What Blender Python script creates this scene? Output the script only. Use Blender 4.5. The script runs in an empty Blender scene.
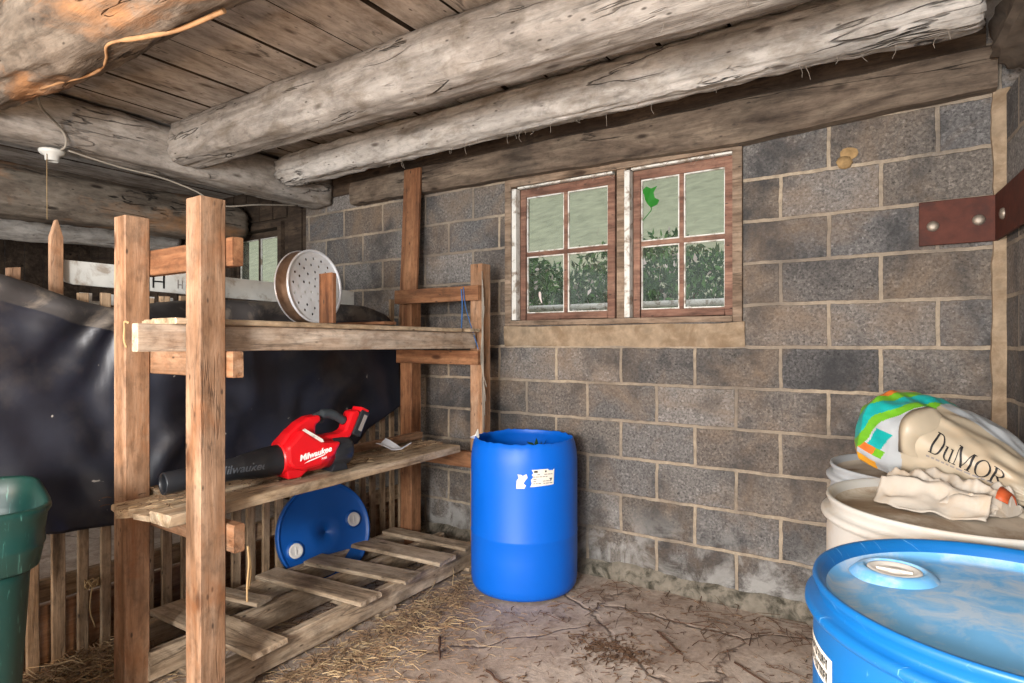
import bpy, bmesh, math, random
from mathutils import Vector, Matrix, Euler, noise
random.seed(7)
PI = math.pi
SC = bpy.context.scene
COL = SC.collection

# ------------------------------------------------------------------ camera, world, lights, exposure
cam_d = bpy.data.cameras.new('camera')
cam_d.sensor_width = 36.0
cam_d.lens = 606.0 / 1024.0 * 36.0
cam_d.shift_y = 1.5 / 1024.0
cam_d.clip_start = 0.02
cam = bpy.data.objects.new('camera', cam_d)
COL.objects.link(cam)
cam.location = (0, 0, 1.29)
cam.rotation_euler = (math.radians(90), 0, math.radians(33.6))
SC.camera = cam

world = bpy.data.worlds.new('overcast_sky')
SC.world = world
world.use_nodes = True
wb = world.node_tree.nodes['Background']
wb.inputs[0].default_value = (0.93, 0.97, 1.0, 1)
wb.inputs[1].default_value = 0.74

def area_light(name, loc, target, sx, sy, power, color):
    d = bpy.data.lights.new(name, 'AREA')
    d.shape = 'RECTANGLE'; d.size = sx; d.size_y = sy; d.energy = power; d.color = color
    o = bpy.data.objects.new(name, d); COL.objects.link(o)
    o.location = loc
    o.rotation_euler = (Vector(target) - Vector(loc)).to_track_quat('-Z', 'Y').to_euler()
    return o
# area lamp added at the open front behind the camera, brightens the interior
area_light('open_front_fill', (0.2, -2.6, 1.35), (-1.4, 3.0, 1.3), 4.6, 2.5, 215, (0.97, 0.985, 1.0))
# warm work lamp standing low at the left, beside the fence
fl = bpy.data.lights.new('work_lamp', 'POINT'); fl.energy = 50; fl.color = (1.0, 0.60, 0.30); fl.shadow_soft_size = 0.06
flo = bpy.data.objects.new('work_lamp', fl); COL.objects.link(flo); flo.location = (-1.95, -0.95, 0.96)
# soft point lamp added behind the camera to even out the light
f2 = bpy.data.lights.new('fill_flash', 'POINT'); f2.energy = 235; f2.color = (1.0, 0.965, 0.94); f2.shadow_soft_size = 0.22
f2o = bpy.data.objects.new('fill_flash', f2); COL.objects.link(f2o); f2o.location = (-0.35, -1.45, 1.45)

vs = SC.view_settings
SC.display_settings.display_device = 'sRGB'
vs.view_transform = 'Standard'
vs.look = 'None'
vs.gamma = 1.0
vs.use_curve_mapping = False
vs.exposure = 0.94

# ------------------------------------------------------------------ materials
def srgb(r, g, b):
    f = lambda v: (v / 255 / 12.92) if v / 255 <= 0.04045 else ((v / 255 + 0.055) / 1.055) ** 2.4
    return (f(r), f(g), f(b), 1)

class NT:
    def __init__(s, name):
        s.m = bpy.data.materials.new(name); s.m.use_nodes = True
        s.t = s.m.node_tree; s.n = s.t.nodes; s.bsdf = s.n['Principled BSDF']
        s.bsdf.inputs['Specular IOR Level'].default_value = 0.3
    def node(s, typ, ins=None, **kw):
        nd = s.n.new(typ)
        for k, v in kw.items(): setattr(nd, k, v)
        for k, v in (ins or {}).items():
            if isinstance(v, bpy.types.NodeSocket): s.t.links.new(v, nd.inputs[k])
            else: nd.inputs[k].default_value = v
        return nd
    def link(s, a, b): s.t.links.new(a, b)
    def coords(s, scale=(1, 1, 1), rnd=True):
        tc = s.node('ShaderNodeTexCoord')
        v = tc.outputs['Object']
        if rnd:
            oi = s.node('ShaderNodeObjectInfo')
            mu = s.node('ShaderNodeMath', {0: oi.outputs['Random'], 1: 37.0}, operation='MULTIPLY')
            ad = s.node('ShaderNodeVectorMath', {0: v, 1: mu.outputs[0]}, operation='ADD')
            v = ad.outputs[0]
        mp = s.node('ShaderNodeMapping', {'Vector': v, 'Scale': scale})
        return mp.outputs[0]
    def noise(s, vec, scale, detail=6, rough=0.6, dist=0.0):
        n = s.node('ShaderNodeTexNoise', {'Vector': vec, 'Scale': scale, 'Detail': detail, 'Roughness': rough, 'Distortion': dist})
        return n.outputs['Fac']
    def ramp(s, fac, stops, interp='LINEAR'):
        r = s.node('ShaderNodeValToRGB', {'Fac': fac})
        cr = r.color_ramp; cr.interpolation = interp
        while len(cr.elements) > 1: cr.elements.remove(cr.elements[-1])
        for i, (p, c) in enumerate(stops):
            if not isinstance(c, (tuple, list)): c = (c, c, c, 1)
            e = cr.elements[0] if i == 0 else cr.elements.new(p)
            e.position = p; e.color = c
        return r.outputs[0]
    def mix(s, a, b, fac, mode='MIX'):
        m = s.node('ShaderNodeMix', data_type='RGBA', blend_type=mode)
        for k, v in ((0, fac), (6, a), (7, b)):
            if isinstance(v, bpy.types.NodeSocket): s.link(v, m.inputs[k])
            else: m.inputs[k].default_value = v
        return m.outputs[2]
    def math(s, op, a, b=0.0):
        return s.node('ShaderNodeMath', {0: a, 1: b}, operation=op).outputs[0]
    def bump(s, h, strength=0.5, dist=0.01, normal=None):
        b = s.node('ShaderNodeBump', {'Height': h, 'Strength': strength, 'Distance': dist})
        if normal is not None: s.link(normal, b.inputs['Normal'])
        s.link(b.outputs[0], s.bsdf.inputs['Normal']); return b.outputs[0]
    def base(s, c):
        if isinstance(c, bpy.types.NodeSocket): s.link(c, s.bsdf.inputs['Base Color'])
        else: s.bsdf.inputs['Base Color'].default_value = c
    def rough(s, r):
        if isinstance(r, bpy.types.NodeSocket): s.link(r, s.bsdf.inputs['Roughness'])
        else: s.bsdf.inputs['Roughness'].default_value = r

def wood(name, dark, mid, light, grain=1.0, blotch=0.5, crack=0.5, rgh=0.8, bstr=0.5, knots=True, dirt_or_light=None, dscale=3.0, streak=0.55):
    w = NT(name)
    v = w.coords((1.3, 13 * grain, 13 * grain))
    n1 = w.noise(v, 1.6, 8, 0.62, 0.7)
    base = w.ramp(n1, [(0.27, dark), (0.45, mid), (0.68, light)])
    v2 = w.coords((2.2, 75 * grain, 75 * grain))
    n2 = w.noise(v2, 1.2, 4, 0.7, 0.6)
    fine = w.ramp(n2, [(0.34, 0.50), (0.5, 0.92), (0.66, 1.12)])
    base = w.mix(base, fine, streak, 'MULTIPLY')
    n7 = w.noise(w.coords((30, 110, 110)), 1.0, 3, 0.6)
    base = w.mix(base, w.ramp(n7, [(0.34, 0.55), (0.44, 1.0)]), streak * 0.6, 'MULTIPLY')
    n8 = w.noise(w.coords((5, 9, 9)), 3.0, 6, 0.7, 0.3)
    base = w.mix(base, w.ramp(n8, [(0.36, 0.6), (0.5, 1.0), (0.68, 1.14)]), 0.7, 'MULTIPLY')
    vs_ = w.node('ShaderNodeTexVoronoi', {'Vector': w.coords((9, 22, 22)), 'Scale': 1.0}, feature='F1')
    base = w.mix(base, (0.03, 0.02, 0.015, 1), w.math('MULTIPLY', w.ramp(vs_.outputs['Distance'], [(0.05, 1.0), (0.12, 0.0)]), 0.8))
    v3 = w.coords((1.0, 2.0, 2.0))
    n3 = w.noise(v3, 3.2, 5, 0.62, 0.4)
    bl = w.ramp(n3, [(0.32, 1.0 - blotch), (0.6, 1.0)])
    base = w.mix(base, bl, 0.85, 'MULTIPLY')
    v4 = w.coords((0.55, 8 * grain, 8 * grain))
    n4 = w.noise(v4, 1.7, 4, 0.55, 0.35)
    ck = w.ramp(n4, [(0.490, 1.0), (0.498, 0.0), (0.503, 0.0), (0.511, 1.0)])
    n5 = w.noise(v3, 2.3, 2, 0.5)
    ckm = w.ramp(n5, [(0.48, 0.0), (0.58, crack)])
    crackf = w.math('MULTIPLY', w.math('SUBTRACT', 1.0, ck), ckm)
    base = w.mix(base, (0.012, 0.009, 0.007, 1), crackf)
    if knots:
        vk = w.coords((3.0, 8, 8))
        vo = w.node('ShaderNodeTexVoronoi', {'Vector': vk, 'Scale': 0.9}, feature='F1')
        kf = w.ramp(vo.outputs['Distance'], [(0.06, 1.0), (0.13, 0.0)])
        base = w.mix(base, (dark[0] * .35, dark[1] * .3, dark[2] * .28, 1), w.math('MULTIPLY', kf, 0.85))
    if dirt_or_light:
        n6 = w.noise(w.coords((1.6, 3, 3)), dscale, 7, 0.62, 0.5)
        df = w.ramp(n6, [(0.52, 0.0), (0.66, dirt_or_light[1])])
        base = w.mix(base, dirt_or_light[0], df)
    oi = w.node('ShaderNodeObjectInfo')
    hv = w.node('ShaderNodeMapRange', {'Value': oi.outputs['Random'], 'To Min': 0.82, 'To Max': 1.1})
    hs = w.node('ShaderNodeHueSaturation', {'Color': base, 'Value': hv.outputs[0]})
    w.base(hs.outputs[0]); w.rough(rgh)
    h = w.math('ADD', w.math('MULTIPLY', n2, 0.4), w.math('SUBTRACT', n1, w.math('MULTIPLY', crackf, 1.6)))
    w.bump(h, bstr, 0.012)
    return w.m

def plain(name, col, rgh=0.6, metal=0.0, var=0.15, vscale=14, bstr=0.15, spec=0.3, scratch=None, dirt_or_light=None):
    p = NT(name)
    v = p.coords()
    n = p.noise(v, vscale, 6, 0.6)
    c = p.mix(col, p.ramp(n, [(0.3, 1 - var), (0.7, 1.0)]), 1.0, 'MULTIPLY')
    if dirt_or_light:
        n2 = p.noise(v, dirt_or_light[2], 8, 0.68, 0.5)
        c = p.mix(c, dirt_or_light[0], p.ramp(n2, [(0.5 - dirt_or_light[3] * 0.1, 0.0), (0.62, dirt_or_light[1])]))
    if scratch:
        n3 = p.noise(p.coords((3, 40, 3)), 2.0, 4, 0.6, 2.0)
        c = p.mix(c, scratch, p.ramp(n3, [(0.63, 0.0), (0.70, 0.55)]))
    p.base(c); p.rough(rgh)
    p.bsdf.inputs['Metallic'].default_value = metal
    p.bsdf.inputs['Specular IOR Level'].default_value = spec
    if bstr: p.bump(n, bstr, 0.004)
    return p.m

# ------------------------------------------------------------------ mesh helpers
PM = {}
def tag(o, label=None, cat=None, group=None, kind=None):
    if label: o['label'] = label
    if cat: o['category'] = cat
    if group: o['group'] = group
    if kind: o['kind'] = kind
    return o

def empty(name, loc, label, cat, group=None, rotz=0.0):
    o = bpy.data.objects.new(name, None); COL.objects.link(o)
    M = Matrix.Translation(loc) @ Matrix.Rotation(rotz, 4, 'Z')
    o.matrix_basis = M; PM[o.name] = M; o.empty_display_size = 0.05
    return tag(o, label, cat, group)

def link_mesh(name, me, mats, parent=None, M=Matrix.Identity(4)):
    o = bpy.data.objects.new(name, me); COL.objects.link(o)
    if not isinstance(mats, (list, tuple)): mats = [mats]
    for m in mats: me.materials.append(m)
    if parent is not None:
        o.parent = parent
        o.matrix_basis = PM[parent.name].inverted() @ M
    else:
        o.matrix_basis = M
    PM[o.name] = M
    return o

class MB:
    def __init__(s): s.v = []; s.f = []; s.mi = []; s.sm = []
    def add(s, vs, fs, mi=0, smooth=False):
        b = len(s.v); s.v += [tuple(x) for x in vs]
        for f in fs: s.f.append(tuple(b + i for i in f)); s.mi.append(mi); s.sm.append(smooth)
    def box(s, lo, hi, mi=0, M=None, side=None):
        x0, y0, z0 = lo; x1, y1, z1 = hi
        vs = [Vector(p) for p in ((x0, y0, z0), (x1, y0, z0), (x1, y1, z0), (x0, y1, z0), (x0, y0, z1), (x1, y0, z1), (x1, y1, z1), (x0, y1, z1))]
        if M is not None: vs = [M @ p for p in vs]
        s.add(vs, [(0, 3, 2, 1), (4, 5, 6, 7), (0, 1, 5, 4), (1, 2, 6, 5), (2, 3, 7, 6), (3, 0, 4, 7)], mi)
        if side is not None: s.mi[-1] = s.mi[-3] = side
    def rings(s, rings, closed=True, cap0=True, cap1=True, mi=0, smooth=True, loop=False):
        n = len(rings[0]); vs = [p for r in rings for p in r]; fs = []
        R = len(rings)
        for i in range(R if loop else R - 1):
            i2 = (i + 1) % R
            for j in range(n if closed else n - 1):
                k = (j + 1) % n
                fs.append((i * n + j, i * n + k, i2 * n + k, i2 * n + j))
        s.add(vs, fs, mi, smooth)
        if cap0: s.add(rings[0], [tuple(range(n))[::-1]], mi)
        if cap1: s.add(rings[-1], [tuple(range(n))], mi)
    def lathe(s, prof, n=48, M=None, mi=0, smooth=True, cap0=False, cap1=False, jitter=None):
        rs = []
        for i, (r, z) in enumerate(prof):
            ring = []
            for j in range(n):
                a = 2 * PI * j / n
                p = Vector((r * math.cos(a), r * math.sin(a), z))
                if jitter: p = jitter(p, i, a)
                ring.append(M @ p if M is not None else p)
            rs.append(ring)
        s.rings(rs, True, cap0, cap1, mi, smooth)
    def tube(s, path, rad, n=8, mi=0, cap=True, smooth=True):
        path = [Vector(p) for p in path]; rs = []
        prev = None
        for i, p in enumerate(path):
            t = (path[min(i + 1, len(path) - 1)] - path[max(i - 1, 0)]).normalized()
            if prev is None:
                a = Vector((0, 0, 1)) if abs(t.z) < 0.9 else Vector((1, 0, 0))
                u = t.cross(a).normalized()
            else: u = (prev - t * prev.dot(t)).normalized()
            prev = u; w = t.cross(u)
            r = rad[i] if isinstance(rad, (list, tuple)) else rad
            rs.append([p + u * r * math.cos(2 * PI * j / n) + w * r * math.sin(2 * PI * j / n) for j in range(n)])
        s.rings(rs, True, cap, cap, mi, smooth)
    def prism(s, poly, y0, y1, mi=0, M=None, smooth=False):
        n = len(poly)
        a = [Vector((x, y0, z)) for x, z in poly]; b = [Vector((x, y1, z)) for x, z in poly]
        if M is not None: a = [M @ p for p in a]; b = [M @ p for p in b]
        s.add(a + b, [tuple(range(n)), tuple(range(2 * n - 1, n - 1, -1))] + [(i, n + i, n + (i + 1) % n, (i + 1) % n) for i in range(n)], mi, smooth)
    def mesh(s, name, recalc=True, bevel=0.0, segs=2):
        me = bpy.data.meshes.new(name); me.from_pydata(s.v, [], s.f)
        me.polygons.foreach_set('material_index', s.mi); me.polygons.foreach_set('use_smooth', s.sm)
        if recalc or bevel:
            bm = bmesh.new(); bm.from_mesh(me)
            bmesh.ops.remove_doubles(bm, verts=bm.verts, dist=1e-5)
            if bevel:
                es = [e for e in bm.edges if len(e.link_faces) == 2 and e.calc_face_angle(0) > 0.5]
                bmesh.ops.bevel(bm, geom=es, offset=bevel, segments=segs, affect='EDGES', profile=0.5, clamp_overlap=True)
            bmesh.ops.recalc_face_normals(bm, faces=bm.faces)
            bm.to_mesh(me); bm.free()
        return me
    def build(s, name, mats, parent=None, M=Matrix.Identity(4), bevel=0.0, recalc=True):
        return link_mesh(name, s.mesh(name, recalc, bevel), mats, parent, M)

def frame(p0, p1, up=(0, 0, 1), roll=0.0):
    p0 = Vector(p0); p1 = Vector(p1); x = (p1 - p0).normalized(); up = Vector(up)
    y = up.cross(x)
    if y.length < 1e-4: y = Vector((0, 1, 0)).cross(x)
    y.normalize(); z = x.cross(y)
    M = Matrix(((x.x, y.x, z.x, p0.x), (x.y, y.y, z.y, p0.y), (x.z, y.z, z.z, p0.z), (0, 0, 0, 1)))
    return M @ Matrix.Rotation(roll, 4, 'X')

def plank(name, p0, p1, w, h, mat, parent=None, up=(0, 0, 1), wear=0.004, roll=0.0, chip=None, seg=None, taper=None):
    """timber along local X from p0 to p1 (centre line), width w on local Y, height h on local Z"""
    M = frame(p0, p1, up, roll); L = (Vector(p1) - Vector(p0)).length
    seg = seg or max(4, int(L / 0.06)); c = min(0.0035, h * 0.2, w * 0.2)
    sec = [(-w / 2 + c, -h / 2), (w / 2 - c, -h / 2), (w / 2, -h / 2 + c), (w / 2, h / 2 - c), (w / 2 - c, h / 2), (-w / 2 + c, h / 2), (-w / 2, h / 2 - c), (-w / 2, -h / 2 + c)]
    off = random.random() * 90; rs = []
    for i in range(seg + 1):
        x = L * i / seg; ring = []
        k = taper(i / seg) if taper else 1.0
        for (y, z) in sec:
            nz = noise.noise(Vector((x * 3 + off, y * 20, z * 20)))
            ny = noise.noise(Vector((x * 3 - off, z * 20 + 5, y * 20)))
            xx = x
            if i == 0: xx += wear * 1.5 * noise.noise(Vector((y * 40, z * 40, off))) + (abs(noise.noise(Vector((y * 30, off, 1)))) * chip if chip else 0)
            if i == seg: xx += wear * 1.5 * noise.noise(Vector((y * 40, z * 40, off + 9)))
            ring.append(Vector((xx, y * k + ny * wear * 0.5, z + nz * wear * 0.5)))
        rs.append(ring)
    mb = MB(); mb.rings(rs, smooth=False)
    return mb.build(name, mat, parent, M)

def log(name, path, rad, mat, parent=None, n=40, seg=110, rough=0.012, squash=1.0, flat=0.0, seed=0.0, lump=1.0):
    """hewn or round log following path (points), radius list; built with its length on local X"""
    path = [Vector(p) for p in path]
    M = frame(path[0], path[-1]); Mi = M.inverted()
    lp = [Mi @ p for p in path]; L = lp[-1].x
    def interp(vals, t):
        f = t * (len(vals) - 1); i = min(int(f), len(vals) - 2); return vals[i] + (vals[i + 1] - vals[i]) * (f - i)
    rs = []
    for i in range(seg + 1):
        t = i / seg; c = interp(lp, t); r = interp(rad, t); ring = []
        e = min(t, 1 - t) * L
        rr = r * (1 - 0.10 * math.exp(-e / 0.02))
        for j in range(n):
            a = 2 * PI * j / n; ca, sa = math.cos(a), math.sin(a)
            k = 1.0
            if flat: k = 1.0 / (abs(ca) ** (2 + flat) + abs(sa) ** (2 + flat)) ** (1 / (2 + flat))
            d = Vector((c.x * 1.1 + seed, ca * 0.9, sa * 0.9))
            f = noise.noise(d * 1.7) * 0.055 * lump + noise.noise(Vector((c.x * 3.1, ca * 2.5, sa * 2.5 + seed))) * 0.03 * lump
            f2 = noise.noise(Vector((c.x * 2.0 + seed, ca * 9, sa * 9))) * rough + noise.noise(Vector((c.x * 14, ca * 7 + seed, sa * 7))) * rough * 0.5
            q = rr * k * (1 + f) + f2
            x = c.x
            if i in (0, seg): x += 0.01 * noise.noise(Vector((ca * 3, sa * 3, seed + i)))
            ring.append(Vector((x, c.y + q * ca, c.z + q * sa * squash)))
        rs.append(ring)
    mb = MB(); mb.rings(rs, smooth=True)
    return mb.build(name, mat, parent, M)

def fcurve(pts, x):
    if x <= pts[0][0]: return pts[0][1]
    for (a, b), (c, d) in zip(pts, pts[1:]):
        if x <= c: return b + (d - b) * (x - a) / (c - a)
    return pts[-1][1]

def smooth_path(pts, n=10):
    pts = [Vector(p) for p in pts]; out = []
    P = [pts[0] * 2 - pts[1]] + pts + [pts[-1] * 2 - pts[-2]]
    for i in range(1, len(P) - 2):
        for k in range(n):
            t = k / n; a, b, c, d = P[i - 1], P[i], P[i + 1], P[i + 2]
            out.append(0.5 * ((2 * b) + (c - a) * t + (2 * a - 5 * b + 4 * c - d) * t * t + (3 * b - a - 3 * c + d) * t ** 3))
    out.append(pts[-1]); return out

def text_mesh(body, size, depth=0.0, shear=0.0, bold=0.0):
    cu = bpy.data.curves.new('lettering', 'FONT'); cu.body = body; cu.size = size; cu.extrude = depth; cu.shear = shear; cu.offset = bold
    cu.align_x = 'CENTER'; cu.align_y = 'CENTER'
    ob = bpy.data.objects.new('lettering', cu); COL.objects.link(ob)
    dg = bpy.context.evaluated_depsgraph_get()
    me = bpy.data.meshes.new_from_object(ob.evaluated_get(dg))
    bpy.data.objects.remove(ob); bpy.data.curves.remove(cu)
    me.materials.clear()
    return me

# ------------------------------------------------------------------ the material set
M_beam = wood('weathered_beam', srgb(124, 115, 105), srgb(170, 161, 151), srgb(204, 197, 188), 0.45, 0.35, 0.7, 0.85, 0.8, dirt_or_light=(srgb(112, 98, 80), 0.5), streak=0.35)
M_beam_pale = wood('whitewashed_beam', srgb(142, 135, 126), srgb(190, 184, 176), srgb(222, 217, 210), 0.45, 0.3, 0.75, 0.85, 0.8, dirt_or_light=(srgb(120, 106, 88), 0.45), streak=0.35)
M_log = wood('bark_stripped_log', srgb(70, 60, 50), srgb(116, 103, 90), srgb(152, 140, 125), 0.45, 0.5, 0.9, 0.85, 0.9, dirt_or_light=(srgb(168, 120, 78), 0.75), dscale=1.1, streak=0.4)  # large orange patches put warm light into the log's colour
M_plate = wood('brown_plate_timber', srgb(66, 54, 44), srgb(112, 97, 83), srgb(148, 132, 114), 0.5, 0.5, 0.9, 0.85, 0.7)
M_ceil = wood('grey_ceiling_board', srgb(132, 122, 112), srgb(172, 162, 152), srgb(200, 191, 182), 0.4, 0.35, 0.6, 0.85, 0.4, dirt_or_light=(srgb(98, 80, 62), 0.5), streak=0.3)
M_stud = wood('yellow_pine_lumber', srgb(108, 76, 52), srgb(152, 115, 86), srgb(184, 150, 122), 0.8, 0.4, 0.5, 0.7, 0.3, dirt_or_light=(srgb(140, 88, 50), 0.5), streak=0.45)
M_stud_pale = wood('bleached_lumber', srgb(150, 126, 104), srgb(190, 168, 146), srgb(216, 200, 182), 0.8, 0.35, 0.4, 0.75, 0.3, dirt_or_light=(srgb(120, 84, 54), 0.5))
M_red = wood('reddish_lumber', srgb(90, 57, 38), srgb(132, 89, 60), srgb(162, 118, 84), 0.8, 0.35, 0.3, 0.7, 0.3)
M_dirty = wood('dirty_shelf_board', srgb(132, 106, 78), srgb(186, 160, 128), srgb(220, 200, 172), 0.8, 0.45, 0.5, 0.85, 0.4, dirt_or_light=(srgb(88, 68, 48), 0.6))
M_pallet = wood('pallet_wood', srgb(128, 104, 80), srgb(184, 160, 132), srgb(214, 194, 168), 0.8, 0.45, 0.5, 0.85, 0.4, dirt_or_light=(srgb(92, 76, 58), 0.6))
M_offcut = wood('stained_brown_offcut', srgb(66, 38, 24), srgb(104, 66, 42), srgb(136, 92, 62), 0.8, 0.4, 0.4, 0.7, 0.3)
M_slat = wood('old_lath', srgb(104, 82, 60), srgb(156, 130, 102), srgb(190, 164, 134), 0.9, 0.4, 0.4, 0.85, 0.4)
M_sash = wood('brown_sash_wood', srgb(84, 58, 46), srgb(126, 90, 74), srgb(156, 120, 100), 1.0, 0.4, 0.3, 0.7, 0.3)
M_wframe = wood('tan_frame_wood', srgb(92, 74, 58), srgb(136, 114, 94), srgb(172, 150, 128), 0.9, 0.4, 0.5, 0.75, 0.4)
M_darkwood = wood('dark_barn_board', srgb(44, 34, 27), srgb(70, 57, 46), srgb(96, 80, 65), 0.6, 0.5, 0.5, 0.9, 0.4)
M_whitep = plain('peeling_white_paint', srgb(214, 212, 204), 0.7, var=0.12, dirt_or_light=(srgb(120, 100, 78), 0.8, 16, 0.0))
M_signw = plain('dusty_white_paint', srgb(196, 196, 190), 0.7, var=0.15, dirt_or_light=(srgb(128, 110, 90), 0.7, 9, 0.0))
M_mortar = plain('tan_mortar', srgb(160, 140, 116), 0.95, var=0.4, vscale=22, bstr=0.5, dirt_or_light=(srgb(112, 92, 70), 0.7, 8, 0.3))
M_footing = plain('mossy_footing', srgb(138, 130, 116), 0.95, var=0.5, vscale=16, bstr=0.9, dirt_or_light=(srgb(48, 46, 36), 0.9, 11, 0.3))
M_bluedrum = plain('bright_blue_plastic', srgb(0, 98, 206), 0.45, var=0.06, vscale=6, bstr=0.04, spec=0.4)
M_bluelid = plain('mid_blue_plastic', srgb(16, 88, 170), 0.4, var=0.10, vscale=6, bstr=0.04, spec=0.45)
M_skydrum = plain('sky_blue_plastic', srgb(10, 98, 164), 0.4, var=0.12, vscale=7, bstr=0.06, spec=0.45, scratch=srgb(120, 176, 220))
M_skyhead = plain('dusty_blue_head', srgb(112, 180, 230), 0.6, var=0.14, vscale=8, bstr=0.12, dirt_or_light=(srgb(190, 200, 208), 0.7, 13, 0.5))
M_whitedrum = plain('milky_white_plastic', srgb(186, 183, 176), 0.5, var=0.10, vscale=6, bstr=0.05, dirt_or_light=(srgb(176, 160, 138), 0.5, 5, 0.0))
M_whitehead = plain('dirty_white_head', srgb(196, 184, 166), 0.7, var=0.25, vscale=7, bstr=0.15, dirt_or_light=(srgb(128, 104, 78), 0.9, 4, 0.5))
M_greydrum = plain('greyish_plastic', srgb(176, 180, 182), 0.5, var=0.15, vscale=6, bstr=0.05)
M_bung = plain('white_bung', srgb(226, 222, 214), 0.55, var=0.1, bstr=0)
M_bin = plain('green_bin_plastic', srgb(9, 52, 46), 0.45, var=0.2, vscale=5, bstr=0.05, spec=0.45, scratch=srgb(84, 140, 128))
M_paper = plain('label_paper', srgb(226, 222, 210), 0.7, var=0.12, vscale=60, bstr=0)
M_ink = plain('black_ink', srgb(24, 22, 22), 0.6, var=0.0, bstr=0)
M_greyink = plain('grey_ink', srgb(126, 120, 116), 0.6, var=0.0, bstr=0)
M_redplastic = plain('red_tool_plastic', srgb(206, 16, 26), 0.32, var=0.05, bstr=0, spec=0.5)
M_black = plain('black_tool_plastic', srgb(34, 36, 40), 0.4, var=0.1, bstr=0.03, spec=0.45)
M_grip = plain('grey_rubber_grip', srgb(52, 58, 62), 0.6, var=0.15, vscale=40, bstr=0.2)
M_whiteink = plain('white_ink', srgb(240, 236, 232), 0.5, var=0.0, bstr=0)
M_gloss = plain('glossy_black_lettering', srgb(92, 96, 102), 0.25, var=0.0, bstr=0)
M_steel = plain('dull_aluminium', srgb(222, 224, 228), 0.35, 0.25, var=0.10, vscale=10, bstr=0.05, dirt_or_light=(srgb(170, 156, 142), 0.3, 8, 0.0))
M_tinbrown = plain('stained_pan_side', srgb(138, 112, 92), 0.5, 0.5, var=0.4, vscale=14, bstr=0.1, dirt_or_light=(srgb(92, 66, 46), 0.8, 9, 0.4))
M_rust = plain('rusty_steel', srgb(88, 46, 34), 0.7, 0.2, var=0.4, vscale=24, bstr=0.3, dirt_or_light=(srgb(60, 34, 28), 0.8, 10, 0.2))
M_bolt = plain('galvanised_bolt', srgb(150, 138, 124), 0.5, 0.6, var=0.3, vscale=50, bstr=0.1)
M_porcelain = plain('porcelain', srgb(204, 202, 194), 0.35, var=0.15, bstr=0)
M_wire = plain('grey_cable', srgb(150, 142, 130), 0.6, var=0.2, bstr=0)
M_twine = plain('baling_twine', srgb(168, 140, 100), 0.9, var=0.3, bstr=0)
M_bluetwine = plain('blue_twine', srgb(58, 104, 160), 0.8, var=0.2, bstr=0)
M_sack = plain('white_woven_sack', srgb(180, 171, 158), 0.75, var=0.14, vscale=9, bstr=0.25, dirt_or_light=(srgb(170, 150, 126), 0.6, 7, 0.0))
M_orange = plain('orange_print', srgb(186, 86, 48), 0.5, var=0.3, bstr=0)
M_leaf = plain('green_leaf', srgb(30, 116, 26), 0.5, var=0.3, vscale=20, bstr=0.1)
M_bush = plain('bush_leaves', srgb(38, 84, 34), 0.6, var=0.5, vscale=3, bstr=0)
M_bush2 = plain('pale_bush_leaves', srgb(84, 130, 62), 0.6, var=0.4, vscale=3, bstr=0)
M_blossom = plain('pale_blossom', srgb(232, 214, 206), 0.7, var=0.1, bstr=0)
M_bark = plain('shrub_bark', srgb(86, 66, 48), 0.9, var=0.4, bstr=0.3)
M_lawn = plain('meadow_grass', srgb(168, 170, 140), 0.9, var=0.4, vscale=2.2, bstr=0.2)
M_straw = plain('straw', srgb(186, 160, 122), 0.8, var=0.35, vscale=9, bstr=0)
M_straw2 = plain('grey_hay', srgb(140, 112, 84), 0.85, var=0.4, vscale=9, bstr=0)
M_chaff = plain('dark_chaff', srgb(98, 74, 56), 0.9, var=0.4, vscale=9, bstr=0)
M_twig = plain('dark_twig', srgb(92, 66, 50), 0.85, var=0.4, vscale=12, bstr=0)
M_mud = plain('wasp_mud', srgb(164, 134, 92), 0.95, var=0.45, vscale=40, bstr=0.6)
M_web = plain('dusty_cobweb', srgb(150, 140, 128), 0.9, var=0.3, bstr=0)
M_webdark = plain('cobwebbed_wood', srgb(104, 92, 80), 0.95, var=0.6, vscale=12, bstr=0.9)
M_vine = plain('dry_vine', srgb(176, 134, 94), 0.8, var=0.5, vscale=20, bstr=0.4)

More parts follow.
